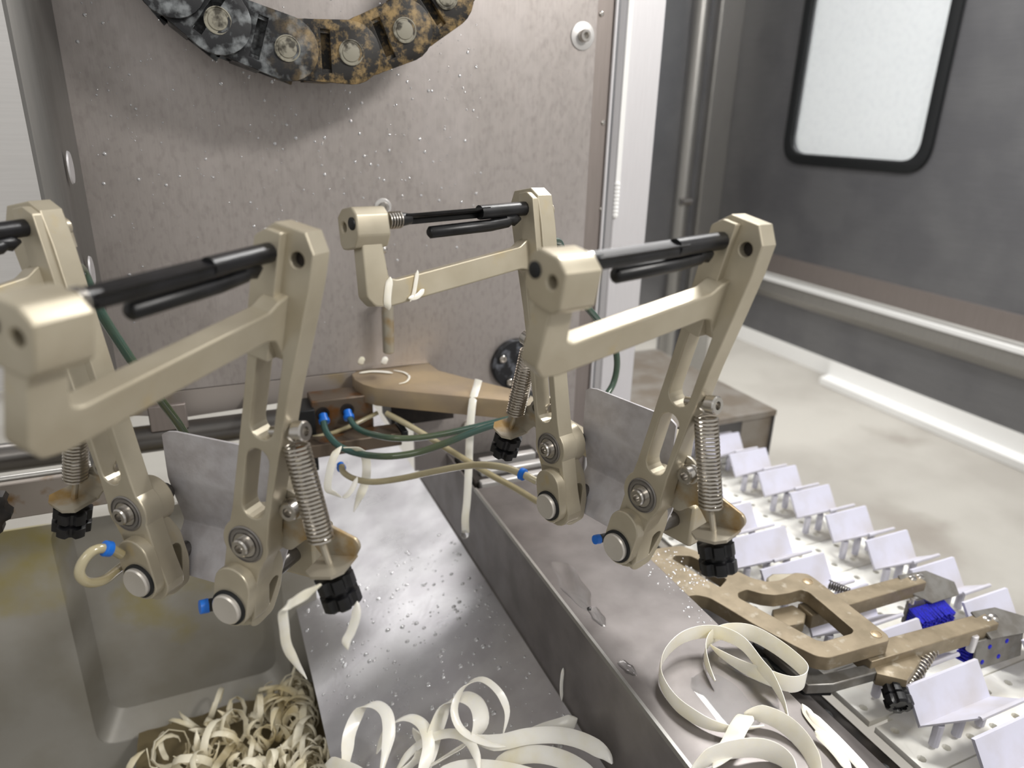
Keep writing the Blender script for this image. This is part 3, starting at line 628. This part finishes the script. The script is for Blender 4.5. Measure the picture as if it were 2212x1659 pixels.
# ================================================================== CONVEYOR
ZB, ZT, PIT = .953, .965, .0538
cv = empty('conveyor_belt', (.57, .3, ZB), 'white perforated conveyor belt carrying rows of lavender troughs', 'conveyor')
BX0, BX1 = .449, .668
hs = []
for j in (-.0135, .0135):
    for i in range(9): hs.append(arc(BX0+.0075+i*.0275+(.004 if j > 0 else 0), j, .0034, 0, 315, 7))
mod = xyplate([(BX0, -PIT/2+.0006), (BX1, -PIT/2+.0006), (BX1, PIT/2-.0006), (BX0+.02, PIT/2-.0006), (BX0+.02, PIT/2-.005), (BX0, PIT/2-.005)], ZB, .006, hs, .0004).mesh('belt_module', 30)
Y0 = .6477
# trough: V profile along X, with legs
def trough(w):
    b = MB(); pr = [(.0165, .0305), (.0, .0075), (-.0105, .0115), (-.0220, .0255)]
    bot = [Vector((0, -.0165+pr[1][0], pr[1][1]))]
    b.prism([(0, pr[0][0]-.0165, pr[0][1]), (0, pr[1][0]-.0165, pr[1][1]), (0, pr[1][0]-.0165+.001, pr[1][1]-.003), (0, pr[0][0]-.0165+.0026, pr[0][1]-.0008)], (w, 0, 0))
    # front flank is cut back at its left end
    f0, f1 = (pr[1][0]-.0165, pr[1][1]), (pr[3][0]-.0165, pr[3][1]-.001)
    A = Vector((0, f0[0], f0[1])); B = Vector((w, f0[0], f0[1])); C = Vector((w, f1[0], f1[1])); D = Vector((.38*w, f1[0], f1[1])); dn = Vector((0, .0008, -.0028))
    b.add([A, B, C, D, A+dn, B+dn, C+dn, D+dn], [(0, 1, 2, 3), (7, 6, 5, 4), (0, 4, 5, 1), (1, 5, 6, 2), (2, 6, 7, 3), (3, 7, 4, 0)])
    b.cyl(D+Vector((0, 0, -.001)), C+Vector((0, 0, -.001)), .0019, 8)
    return b
legm = MB().cyl((0, -.0215, -.012), (0, -.0215, .0085), .0036, 12).mesh('leg', 30)
LW, RW = .080, .060
tm = {k: (trough(w_).mesh('trough', 30), w_) for k, w_ in (('L', LW), ('R', RW))}
XLc, XRc = .4592, .5975
for n in range(-4, 14):
    y = Y0-n*PIT
    o = link('belt_module', mod, 'belt', cv); o.location = (-cv.location.x, y-.012-cv.location.y, -cv.location.z)
    if n <= -3: continue
    for k, x in (('L', XLc), ('R', XRc)):
        o = link('trough', tm[k][0], 'fin', cv); o.location = (x-cv.location.x, y-cv.location.y, ZT-ZB+.003)
        for q_ in (.18, .5, .84): link('leg', legm, 'fin', o).location = (tm[k][1]*q_, 0, 0)
# guide rail left of the belt
gr = empty('belt_guide_rail', (.38, .2, .94), 'grey rounded guide rail along the near edge of the conveyor', 'rail')
q0, q1 = at(1745, 1500, Z=.985), at(1960, 1655, Z=.985)
child(MB().prism([(XT1+.004, -.2, .93), (XT1+.004, -.2, .978), (XT1+.010, -.2, .985), (XT1+.066, -.2, .985), (XT1+.076, -.2, .981), (XT1+.080, -.2, .974), (XT1+.080, -.2, .93)], (0, .66, 0)), 'rail_body', 'tray', gr, 50)
for i in range(6):
    y = .30-i*.055; child(MB().cyl((XT1+.080, y, .957), (XT1+.096, y, .957), .006, 14, ch=.0006), 'roller', 'blackm', gr)
child(MB().box(XT1+.0805, .4470, -.2, .8, .925, .940), 'gap_shade', 'dark', gr)  # dark slab added to fill the rail gap with painted shade
# dark cover box over the far end
cb = empty('tunnel_cover', (.6, .72, 1.0), 'dark steel cover box over the far end of the conveyor', 'cover')
q = at(1677, 885, Z=1.02)
xr, yf = q.x, q.y
child(MB().box(.44, xr, yf, yf+.30, 1.0185, 1.02), 'top_sheet', 'coverm', cb)
child(MB().box(xr-.0015, xr, yf, yf+.30, .90, 1.0184), 'side_sheet', 'darkwall', cb)
child(MB().box(.671, xr-.002, yf+.004, yf+.0055, .92, 1.0184), 'front_sheet', 'coverm', cb)
child(MB().box(.62, xr, yf-.0015, yf, 1.012, 1.02), 'front_lip', 'coverm', cb)

# ================================================================== TRANSFER GRIPPER
ZG = 1.025
gr2 = empty('transfer_gripper', (.42, .34, ZG-.02), 'bronze metal transfer gripper with two brush fingers reaching over the conveyor', 'gripper')
O = [(.330, .4700), (.361, .4678), (.3851, .4635), (.394, .449), (.4075, .4114), (.4130, .398), (.4214, .3892), (.4343, .3862), (.4545, .3905), (.4645, .3847), (.4652, .3756), (.4629, .2990), (.4585, .2935), (.3987, .2968), (.391, .302), (.3841, .3167), (.3715, .3499), (.3642, .3757), (.360, .3891), (.3520, .3965), (.330, .4005)]
H2 = [(.3832, .380), (.3870, .3855), (.3973, .3867), (.4060, .377), (.4148, .3716), (.4277, .3692), (.4416, .3690), (.4453, .3637), (.442, .3135), (.4372, .3109), (.409, .3123), (.4048, .3157)]
H1 = [(.3640, .4480), (.3700, .4520), (.3822, .4466), (.3860, .438), (.3907, .4047), (.3776, .3978)]
fr = child(xyplate(fillet(O, .003, 4), ZG, .0125, [fillet(H1, .002, 4), fillet(H2, .002, 4)]), 'frame', 'anodb', gr2, 22)
for x, y in ((.4557, .3758), (.4547, .3028)):
    o = child(MB().lathe((x, y, ZG-.0005), (0, 0, 1), [(0, .0044), (.0009, .0044), (.0011, .0038), (.0006, .0034), (.0010, .0026)], 20), 'hinge_pin', 'gold', gr2); o.parent = fr; o.matrix_parent_inverse = Matrix.Identity(4)
def finger(p0, p1, wd, z1, th):
    a = Vector((p0[0], p0[1], 0)); b_ = Vector((p1[0], p1[1], 0)); d = (b_-a).normalized(); s = Vector((-d.y, d.x, 0))
    return MB().prism([a+s*wd*.5+Vector((0, 0, z1)), b_+s*wd*.42+Vector((0, 0, z1)), b_-s*wd*.42+Vector((0, 0, z1)), a-s*wd*.5+Vector((0, 0, z1))], (0, 0, -th))
def screws(par, pts, n, r=.0038):
    for p in pts: child_to(MB().lathe(p, n, [(0, r), (.0014, r*.98), (.0028, r*.62), (.0030, r*.3)], 16), 'screw', 'steel', par)
def child_to(mb, name, m, par, ang=35, bevel=0.0):
    o = mb.build(name, m, None, ang, bevel); o.parent = par; return o
def bristles(p0, ux, uy, uz, nx, nz, lx_, lz, ln):
    b = MB()
    for i in range(nx):
        for k in range(nz):
            o = Vector(p0)+Vector(ux)*(lx_*(i+.5)/nx)+Vector(uz)*(lz*(k+.5)/nz); j = Vector((random.uniform(-1, 1), 0, random.uniform(-1, 1)))*.0006
            b.cyl(o, o+Vector(uy)*ln*random.uniform(.9, 1)+j, .0017, 5, .0013)
    return b
# far finger (brush faces the viewer)
f1 = child(finger((.4400, .3600), (.5760, .3560), .0170, 1.011, .014), 'finger', 'anodb', gr2, 30, .0008)
a0 = Vector((.5560, .3640, 1.0120)); e1 = Vector((.0620, -.004, -.004)); dn = Vector((-.004, -.020, -.016))
pl = MB().prism([a0, a0+e1*.55, a0+e1*1.0+dn*.55, a0+e1*.98+dn, a0+e1*.40+dn*1.12, a0+dn*.5], (0, -.0006, .0016)); p1 = child_to(pl, 'brush_plate', 'padm', f1)
up_n = Vector((0, -.35, .94)); screws(f1, [a0+Vector((.0120, -.0065, -.0015)), a0+Vector((.0215, -.0070, -.0020))], up_n)
pl = MB().prism([Vector((.5520, .3450, .9975)), Vector((.5960, .3420, .9960)), Vector((.5960, .3420, .9740)), Vector((.5500, .3440, .9760))], (0, .0025, 0)); child_to(pl, 'back_plate', 'padm', f1)
child_to(bristles((.5525, .3440, .9760), (1, -.05, 0), (0, -.8, -.25), (0, 0, 1), 15, 6, .043, .016, .019), 'bristles', 'brush', f1)['kind'] = 'stuff'
child_to(MB().cyl((.5530, .3430, .998), (.5530, .3430, 1.003), .0022, 12), 'stop_pin', 'steel', f1)
# near finger (plate faces the viewer, blue tuft ends)
f2 = child(finger((.4420, .3010), (.5820, .2925), .0180, 1.011, .015), 'finger', 'anodb', gr2, 30, .0008)
a0 = Vector((.5700, .3030, 1.0120)); e1 = Vector((.0560, -.004, -.004)); dn = Vector((-.002, -.020, -.010))
pl = MB().prism([a0, a0+e1*.50, a0+e1*1.0+dn*.6, a0+e1*.98+dn*1.1, a0+dn*1.1], (0, -.0006, .0016)); child_to(pl, 'brush_plate', 'padm', f2)
screws(f2, [a0+Vector((.0080, -.0100, -.0030)), a0+Vector((.0160, -.0100, -.0030))], up_n, .0042)
bp = [Vector((.5560, .2835, 1.0010)), Vector((.6120, .2805, .9990)), Vector((.6120, .2765, .9740)), Vector((.5540, .2790, .9740))]
pl = MB().prism(bp, (0, .0022, 0)); child_to(pl, 'face_plate', 'padm', f2, bevel=.0006)
for (u_, v_) in ((.28, .30), (.64, .26), (.50, .74), (.16, .76)):
    p = bp[0].lerp(bp[1], u_).lerp(bp[3].lerp(bp[2], u_), v_); child_to(MB().lathe(p+Vector((0, .0005, 0)), (0, -1, .1), [(0, .0022), (.0008, .0021), (.0011, .0014)], 12), 'bristle_tuft', 'brush', f2)
child_to(bristles((.5560, .2868, .9745), (1, -.05, 0), (0, .8, -.2), (0, 0, 1), 14, 5, .040, .016, .014), 'bristles', 'brush', f2)['kind'] = 'stuff'
child_to(MB().cyl((.5545, .2865, .990), (.5545, .2865, 1.0060), .0034, 14, ch=.0004), 'stop_pin', 'strip', f2)
# bracket, spring and knob on the near finger; second spring behind
bq = [at(*p, Z=1.004) for p in ((1865, 1402), (1925, 1382), (1970, 1400), (1990, 1425), (1960, 1470), (1895, 1455))]
br = child(xyplate([(p.x, p.y) for p in bq], 1.004, .011), 'spring_bracket', 'anodb', gr2, 30)
def coil(a, b_, r, turns, wr, n=10):
    a = Vector(a); b_ = Vector(b_); ax = (b_-a).normalized(); e1 = ax.orthogonal().normalized(); e2 = ax.cross(e1)
    return MB().tube([a+(b_-a)*(i/(turns*n))+(e1*math.cos(2*math.pi*i/n)+e2*math.sin(2*math.pi*i/n))*r for i in range(turns*n+1)], wr, 5)
child(coil(at(2020, 1392, Z=1.000), at(1955, 1485, Z=.988), .0052, 15, .0009), 'spring', 'spring', gr2, 60)
child(coil(at(1790, 1262, Z=1.004), at(1835, 1280, Z=1.0), .0040, 9, .0006), 'spring', 'steeld', gr2, 60)
kq = at(1935, 1500, Z=.990); kd = Vector((-.45, -.85, -.30)).normalized()
star = lambda i: 1.0 if (i % 6) in (0, 1, 2, 3) else .82
ko = child(MB().lathe(kq-kd*.006, kd, [(0, .006), (.0006, .0092), (.0070, .0094), (.0080, .0080), (.0086, .0084), (.0094, .0104), (.0150, .0104), (.0166, .0088), (.0166, .0056), (.0150, .0050), (.0150, .002)], 36, star=star), 'adjusting_knob', 'black', gr2)
# pieces under the frame
child(MB().prism([at(*p, Z=1.008) for p in ((1668, 1316), (1712, 1306), (1742, 1322), (1738, 1345), (1700, 1352), (1670, 1335))], (0, 0, -.010)), 'inner_lever', 'anodb', gr2, bevel=.001)
child(MB().prism([at(*p, Z=1.014) for p in ((1655, 1247), (1668, 1238), (1735, 1236), (1760, 1250), (1740, 1262), (1660, 1262))], (0, 0, -.010)), 'back_lever', 'anod', gr2, bevel=.002)
child(MB().prism([at(*p, Z=1.004) for p in ((1650, 1396), (1700, 1392), (1780, 1455), (1890, 1430), (1895, 1452), (1800, 1478), (1745, 1480))], (0, 0, -.009)), 'under_plate', 'padm', gr2, bevel=.001)
child(MB().prism([at(*p, Z=.998) for p in ((1625, 1385), (1680, 1412), (1700, 1452), (1790, 1470), (1800, 1486), (1740, 1486), (1640, 1420))], (0, 0, -.008)), 'rubber_pad', 'blackm', gr2, bevel=.001)

# ================================================================== PEELS
def peel(name, pts, wid, side, label, group=None, th=.0011, cup=.06, m='peel', tap=True):
    P = smooth(pts, 5); o = tag(MB().ribbon(P, wid, side, th, tap, cup).build(name, m, None, 60), label, 'peel', group); return o
def onpl(px, py, lift): # on the tray top, lifted towards the lens by `lift`
    q = at(px, py, Z=ZP+.001); return q+(CAM-q).normalized()*lift
def onch(px, py, lift):
    q = onp(px, py, CP0, CN); return q+(CAM-q).normalized()*(lift+.002)
c6 = lambda x, y: (1380+x/3.26, 1150+y/3.26)
c8 = lambda x, y: (200+x/1.843, 1200+y/1.843)
V = CF; sideA = (CF*.8+CU*.55+CR*.1); 
G1 = 'fresh asparagus peels on the flat tray'
ZV = Vector((0, 0, 1))
def pl(lst): return [onpl(*c6(x, y), l) for x, y, l in lst]
peel('asparagus_peel', pl(((1060, 1360, .002), (1020, 1200, .010), (940, 1040, .018), (860, 940, .022), (740, 790, .024), (600, 715, .024), (450, 700, .023), (300, 745, .020), (190, 850, .016), (150, 970, .011), (175, 1080, .008), (270, 1210, .007), (420, 1315, .007), (560, 1370, .007), (700, 1385, .007), (880, 1360, .008))), .0112, ZV, 'long pale peel looping in a wide ring over the flat tray', G1, .0010, .02)
peel('asparagus_peel', pl(((535, 1045, .006), (490, 950, .008), (465, 830, .012), (510, 740, .016), (620, 695, .018), (780, 705, .018), (940, 785, .017), (1090, 895, .014), (1175, 985, .011), (1160, 1050, .009), (1060, 1070, .008), (900, 1020, .008), (720, 940, .008), (570, 850, .009), (505, 795, .010))), .0135, ZV, 'wide pale peel coiled into a ring against the bronze gripper', G1, .0010, .02)
peel('asparagus_peel', pl(((740, 1275, .010), (860, 1275, .012), (980, 1320, .010), (1090, 1400, .008), (1180, 1510, .006), (1250, 1650, .005), (1290, 1760, .004))), .0125, ZV*.8+CR*.3, 'curved cream peel bending down past the knot on the tray', G1, .0010, .02)
peel('asparagus_peel', pl(((800, 1300, .012), (750, 1310, .014), (700, 1380, .012), (660, 1460, .008), (600, 1560, .005), (520, 1660, .004))), .0105, (CR*.9-CF*.3), 'short broad peel crossing over the end of the ring peel', G1, .0010, .02)
peel('asparagus_peel', pl(((360, 1680, .006), (480, 1590, .010), (650, 1530, .014), (850, 1520, .012), (1000, 1580, .008), (1090, 1680, .006), (1120, 1800, .004))), .0150, ZV, 'cream peel arched low at the bottom edge of the tray', G1, .0010, .02)
for i, (p, lab) in enumerate(((((1150, 1210), (1210, 1300), (1290, 1400), (1380, 1530), (1480, 1680)), 'leftmost of three straight translucent peels lying down the tray edge'), (((1180, 1250), (1300, 1370), (1420, 1490), (1560, 1640), (1640, 1730)), 'middle one of three straight translucent peels at the tray edge'), (((1240, 1400), (1330, 1480), (1420, 1580), (1500, 1700)), 'shortest of three straight translucent peels at the tray edge'))):
    peel('asparagus_peel', [onpl(*c6(*q), .002+i*.0015) for q in p], .0060, (CR*.8+CU*.3), lab, G1, .0007, .02)
G2 = 'curled asparagus peels on the chute'
def cp(lst, off=0): return [onch(*c8(x, y), l+off) for x, y, l in lst]
peel('asparagus_peel', cp(((1000, 900, .006), (1012, 790, .014), (1025, 700, .022), (1065, 620, .028), (1120, 592, .030), (1168, 625, .030), (1180, 700, .028), (1165, 790, .024), (1140, 900, .016))), 0.0102, (CR*.75+CF*.55+CU*.2), 'leftmost arching cream peel curl at the foot of the chute', G2)
peel('asparagus_peel', cp(((1130, 790, .008), (1180, 690, .016), (1250, 645, .022), (1315, 675, .026), (1338, 760, .026), (1310, 860, .020), (1270, 930, .012))), 0.0094, (CR*.7+CF*.6+CU*.25), 'second arching peel curl, just right of the leftmost one', G2)
peel('asparagus_peel', cp(((1275, 690, .010), (1310, 740, .014), (1300, 800, .014), (1240, 860, .010), (1180, 940, .006))), 0.0090, (CR*.7+CF*.5), 'small inner peel tucked inside the second curl', G2)
peel('asparagus_peel', cp(((1300, 940, .004), (1330, 830, .012), (1365, 700, .022), (1410, 600, .030), (1470, 562, .034), (1528, 590, .034), (1545, 660, .030), (1505, 735, .024), (1420, 790, .018), (1320, 850, .012))), 0.0132, (CR*.65+CF*.65+CU*.3), 'thick glossy peel ring in the middle of the chute foot', G2)
peel('asparagus_peel', cp(((1636, 708, .030), (1650, 620, .036), (1615, 540, .042), (1548, 492, .046), (1480, 522, .046), (1440, 605, .042), (1462, 685, .036), (1535, 735, .030), (1625, 758, .026), (1745, 742, .022))), 0.0066, (CR*.55+CF*.75+CU*.2), 'tall thin hook shaped peel rising above the curls', G2)
peel('asparagus_peel', cp(((1480, 715, .022), (1600, 745, .026), (1730, 720, .030), (1850, 715, .032), (1950, 738, .032), (2035, 785, .030), (2070, 830, .026))), 0.0112, (CU*.85+CF*.5), 'long broad peel pointing right over the tray skirt', G2)
peel('asparagus_peel', cp(((1190, 900, .004), (1250, 800, .014), (1330, 735, .022), (1420, 708, .028), (1490, 730, .030), (1530, 800, .028), (1540, 880, .022))), 0.0072, (CU*.6+CF*.7), 'slim bowed peel in front of the thick ring', G2)
peel('asparagus_peel', cp(((1560, 900, .006), (1650, 815, .016), (1760, 790, .022), (1880, 815, .024), (1980, 880, .020), (2030, 960, .014))), 0.0120, (CU*.8+CF*.55), 'broad pale peel arched at the bottom beneath the long one', G2)
peel('asparagus_peel', cp(((1690, 745, .012), (1790, 700, .016), (1880, 672, .018), (1930, 648, .018))), 0.0108, (CU*.8+CF*.3), 'short leaf like peel standing up behind the long peel', G2)
peel('asparagus_peel', cp(((1800, 770, .012), (1860, 800, .012), (1910, 850, .010), (1935, 920, .008))), 0.0102, (CR*.6+CF*.6), 'small folded peel under the long peel near the skirt', G2)
peel('asparagus_peel', cp(((930, 830, .006), (990, 850, .010), (1060, 880, .010), (1110, 930, .008))), 0.0144, (CU*.8+CR*.3), 'stubby flat peel at the lower left of the curls', G2)
peel('asparagus_peel', cp(((1330, 900, .010), (1460, 850, .018), (1600, 850, .020), (1740, 880, .018), (1850, 930, .012))), 0.0115, (CU*.8+CF*.5), 'flat peel lying lowest in front of the curls', G2)
q = at(1219, 1442, X=XT0-.001); q2 = at(1216, 1513, X=XT0-.001)
peel('peel_sliver', [q+Vector((-.001, 0, 0)), (q+q2)/2+Vector((-.002, 0, 0)), q2+Vector((-.001, 0, 0))], .0026, CR, 'thin upright sliver of peel stuck to the tray skirt', None, .0007, 0)
# hanging pieces
def pv(l): return [at(x, y, Y=d) for x, y, d in l]
peel('hanging_peel', pv([(1034, 820, .588), (1029, 838, .585), (1022, 862, .574), (1017, 905, .567), (1014, 960, .562), (1012, 1020, .558), (1009, 1080, .555), (1005, 1120, .552), (1006, 1150, .552)]), .0072, CR, 'long white peel strip hanging over the gold carousel arm', None, .0012, .08, 'peel', False)
q = at(1004, 1153, Y=.552); tag(MB().lathe(q+Vector((0, 0, .0045)), (0, 0, -1), [(0, .0012), (.003, .0036), (.006, .0042), (.008, .0028), (.0088, .0008)], 16).build('water_drop', 'water', None, 60), 'water drop at the tip of the hanging white peel', 'drop')
peel('hanging_peel', pv([(692, 1262, .282), (668, 1280, .284), (632, 1302, .287), (612, 1318, .290), (614, 1355, .296), (620, 1395, .302), (640, 1432, .308), (662, 1465, .312)]), .0048, CR*.7+CU*.7, 'bent cream peel string hanging from the left clamp knob', None, .0011, .05)
peel('hanging_peel', pv([(772, 1300, .285), (768, 1335, .287), (758, 1365, .289), (748, 1385, .290), (752, 1402, .290)]), .0044, CR, 'short cream peel string dangling right of the left clamp knob', None, .0011, .05)
peel('hanging_peel', pv([(738, 964, .570), (722, 985, .566), (712, 1020, .562), (708, 1055, .560), (722, 1066, .560), (738, 1074, .562)]), .0066, CR, 'pale peel looped over the lower green hose, left tail', None, .0010, .05)
peel('hanging_peel', pv([(742, 966, .574), (768, 968, .578), (788, 985, .582), (792, 1015, .582), (788, 1045, .580), (776, 1075, .576), (764, 1106, .572)]), .0080, CR, 'pale peel looped over the lower green hose, right tail', None, .0010, .05)
for i, (x0, y0, d) in enumerate(((748, 1072, .57),)):
    peel('hanging_peel', pv([(740, 1075, .566), (752, 1068, .567), (764, 1050, .57), (772, 1030, .573)]), .0048, CR, 'thin joining peel between the two looped tails', None, .0009, 0)
R0 = (Vector((.2121, .3502, 1.1501)))
UR = clampR.matrix_basis.copy()
def rb(x, w_, u, s=1): return UR @ (arm_mx(s) @ Vector((x, w_, u)))
peel('peel_scrap', [rb(-.1085, -.0012, .1668), rb(-.1110, -.0016, .1600), rb(-.1125, -.0016, .1530), rb(-.1110, .0, .1490)], .0040, CR, 'wet white peel scrap wrapped on the back knife arm corner', 'scraps stuck to the right clamp', .0009, 0)
peel('peel_scrap', [rb(-.0905, -.0012, .1690), rb(-.0925, -.0014, .1630), rb(-.0950, -.0014, .1560), rb(-.098, -.0014, .1520)], .0022, CR, 'thin white peel thread across the back knife arm bar', 'scraps stuck to the right clamp', .0006, 0)
peel('peel_scrap', [rb(-.0880, -.0016, .1580), rb(-.0930, -.0018, .1545), rb(-.0990, -.0016, .1540)], .0030, CU, 'small cream shred low on the back knife arm bar', 'scraps stuck to the right clamp', .0008, 0)
pp = [at(x, y, Z=ZA+.0012) for x, y in ((776, 806), (800, 802), (830, 803), (848, 806))]
peel('peel_scrap', pp, .0050, (0, 1, 0), 'flat wet white peel lying on the rounded end of the gold arm', 'scraps on the carousel arm', .0010, 0)
pp = [at(x, y, Z=ZA+.0012) for x, y in ((850, 800), (872, 804), (884, 813), (878, 824), (862, 829))]
peel('peel_scrap', pp, .0022, (0, 1, 0), 'thin curved peel thread lying on the gold arm', 'scraps on the carousel arm', .0008, 0)
for (x, y), lab in (((782, 778), 'left white crumb stuck on the panel above the gold arm'), ((832, 778), 'right white crumb stuck on the panel above the gold arm')):
    c = at(x, y, Y=YP); peel('peel_crumb', [c+Vector((-.002, -.0008, -.004)), c+Vector((-.001, -.0014, 0)), c+Vector((.0015, -.001, .0035))], .006, CR, lab, 'crumbs on the back panel', .0012, 0)
# heap in the bin: the curls on top are single things, the mass below is stuff
def curl(c, r, a0, a1, axis, rise, wid, th=.0010):
    ax = Vector(axis).normalized(); e1 = ax.orthogonal().normalized(); e2 = ax.cross(e1); n = 12
    P = [Vector(c)+(e1*math.cos(a0+(a1-a0)*i/n)+e2*math.sin(a0+(a1-a0)*i/n))*(r*(1+.25*i/n))+ax*rise*i/n for i in range(n+1)]
    return MB().ribbon(P, wid, tuple(ax), th, True, .04)
def heap_z(x, y): # mound height inside the bin
    return .826 + .036*math.exp(-((x-.04)**2/.022+(y-.47)**2/.014))
hm = MB(); nx, ny = 26, 20; gx = [(-.115+.215*i/(nx-1)) for i in range(nx)]; gy = [.28+.375*j/(ny-1) for j in range(ny)]
rr_ = random.Random(3)
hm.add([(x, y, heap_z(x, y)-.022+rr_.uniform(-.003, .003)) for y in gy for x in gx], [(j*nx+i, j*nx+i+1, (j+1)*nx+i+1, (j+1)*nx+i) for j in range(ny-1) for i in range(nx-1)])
rd = random.Random(11)
def rcurl():
    x = rd.gauss(.03, .075); y = rd.uniform(.33, .64)
    x = max(-.11, min(xl-.012, x))
    z = heap_z(x, y)
    return curl((x, y, z+rd.uniform(-.012, .006)), rd.uniform(.006, .016), rd.uniform(0, 6), rd.uniform(6, 11), (rd.uniform(-1, 1), rd.uniform(-1, 1), rd.uniform(-.6, .6)), rd.uniform(-.014, .014), rd.uniform(.003, .0075))
for i in range(330):
    c = rcurl(); hm.add(c.v, c.f)
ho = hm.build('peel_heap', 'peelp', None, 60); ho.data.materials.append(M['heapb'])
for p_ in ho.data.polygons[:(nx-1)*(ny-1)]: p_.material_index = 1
tag(ho, 'heap of shredded cream asparagus peels filling the bottom of the bin', 'peel heap', None, 'stuff')
for i in range(36):
    x = rd.uniform(-.09, xl-.014); y = rd.uniform(.38, .60); z = heap_z(x, y)
    c = curl((x, y, z+.006), rd.uniform(.008, .017), rd.uniform(0, 6), rd.uniform(6, 10.5), (rd.uniform(-1, 1), rd.uniform(-.8, .8), rd.uniform(-.5, .5)), rd.uniform(-.012, .012), rd.uniform(.0045, .0085))
    tag(c.build('asparagus_peel', 'peelp', None, 60), 'loose curled cream peel lying on top of the heap in the grey bin', 'peel', 'loose peels on top of the heap in the bin')
# droplets
def drops(name, n, pick, label, rmin=.0006, rmax=.0022, flat=.45, seed=5):
    r = random.Random(seed); b = MB()
    for i in range(n):
        p, nn = pick(r); rad = rmin+(rmax-rmin)*r.random()**2.5
        b.lathe(p-nn*rad*.1, nn, [(0, rad), (rad*flat*.5, rad*.86), (rad*flat*.85, rad*.5), (rad*flat, rad*.12)], 8)
    return tag(b.build(name, 'dropm', None, 70), label, 'water drops', None, 'stuff')
drops('panel_drops', 420, lambda r: (Vector((r.uniform(XL+.01, XR-.12), YP-.0002, r.gauss(1.40, .075))), Vector((0, -1, 0))), 'fine water drops clinging to the brushed back panel', .0004, .0016)
def chp(r):
    x = r.uniform(xl+.005, XT0-.006); y = r.uniform(.30, .66); return Vector((x, y, .966-SL*(XT0-x)+.0003)), CN
drops('chute_drops', 520, chp, 'water drops beaded over the sloping chute', .0006, .0027, .5, 8)
drops('tray_drops', 60, lambda r: (Vector((r.uniform(XT1-.016, XT1-.001), r.uniform(.33, .45), ZP+.0001)), Vector((0, 0, 1))), 'frosty droplets along the tray edge beside the gripper', .0005, .0014, .5, 4)
drops('gripper_drops', 70, lambda r: (Vector((r.uniform(.345, .375), r.uniform(.405, .462), ZG+.0001)), Vector((0, 0, 1))), 'water drops on the back corner of the bronze gripper', .0006, .0014, .5, 6)
def puddle(px, py, rx, ry, lab):
    c = at(px, py, Z=ZP+.0002); rp = random.Random(int(px)); n = 22; ring = []
    ph = rp.uniform(0, 6)
    for k, (s, h) in enumerate(((1, 0), (.9, .00015), (.7, .00028), (.4, .00035))):
        for i in range(n):
            a = 2*math.pi*i/n; q = 1+.22*math.sin(2*a+ph)+.12*math.sin(5*a+ph*2); ring.append(c+Vector((rx*s*q*math.cos(a), ry*s*q*math.sin(a), h)))
    fs = [(k*n+i, k*n+(i+1) % n, (k+1)*n+(i+1) % n, (k+1)*n+i) for k in range(3) for i in range(n)]+[[3*n+i for i in range(n)], list(range(n))[::-1]]
    tag(MB().add(ring, fs).build('water_puddle', 'water', None, 70), lab, 'puddle', 'puddles on the flat tray')
puddle(1290, 1330, .006, .010, 'small water puddle on the flat tray right of its rim')
puddle(1235, 1260, .012, .028, 'long water puddle on the flat tray below the right clamp')
puddle(1590, 1480, .030, .034, 'wide water puddle under the ring peels on the flat tray')
puddle(1355, 1442, .005, .007, 'tiny water puddle left of the ring peel on the flat tray')
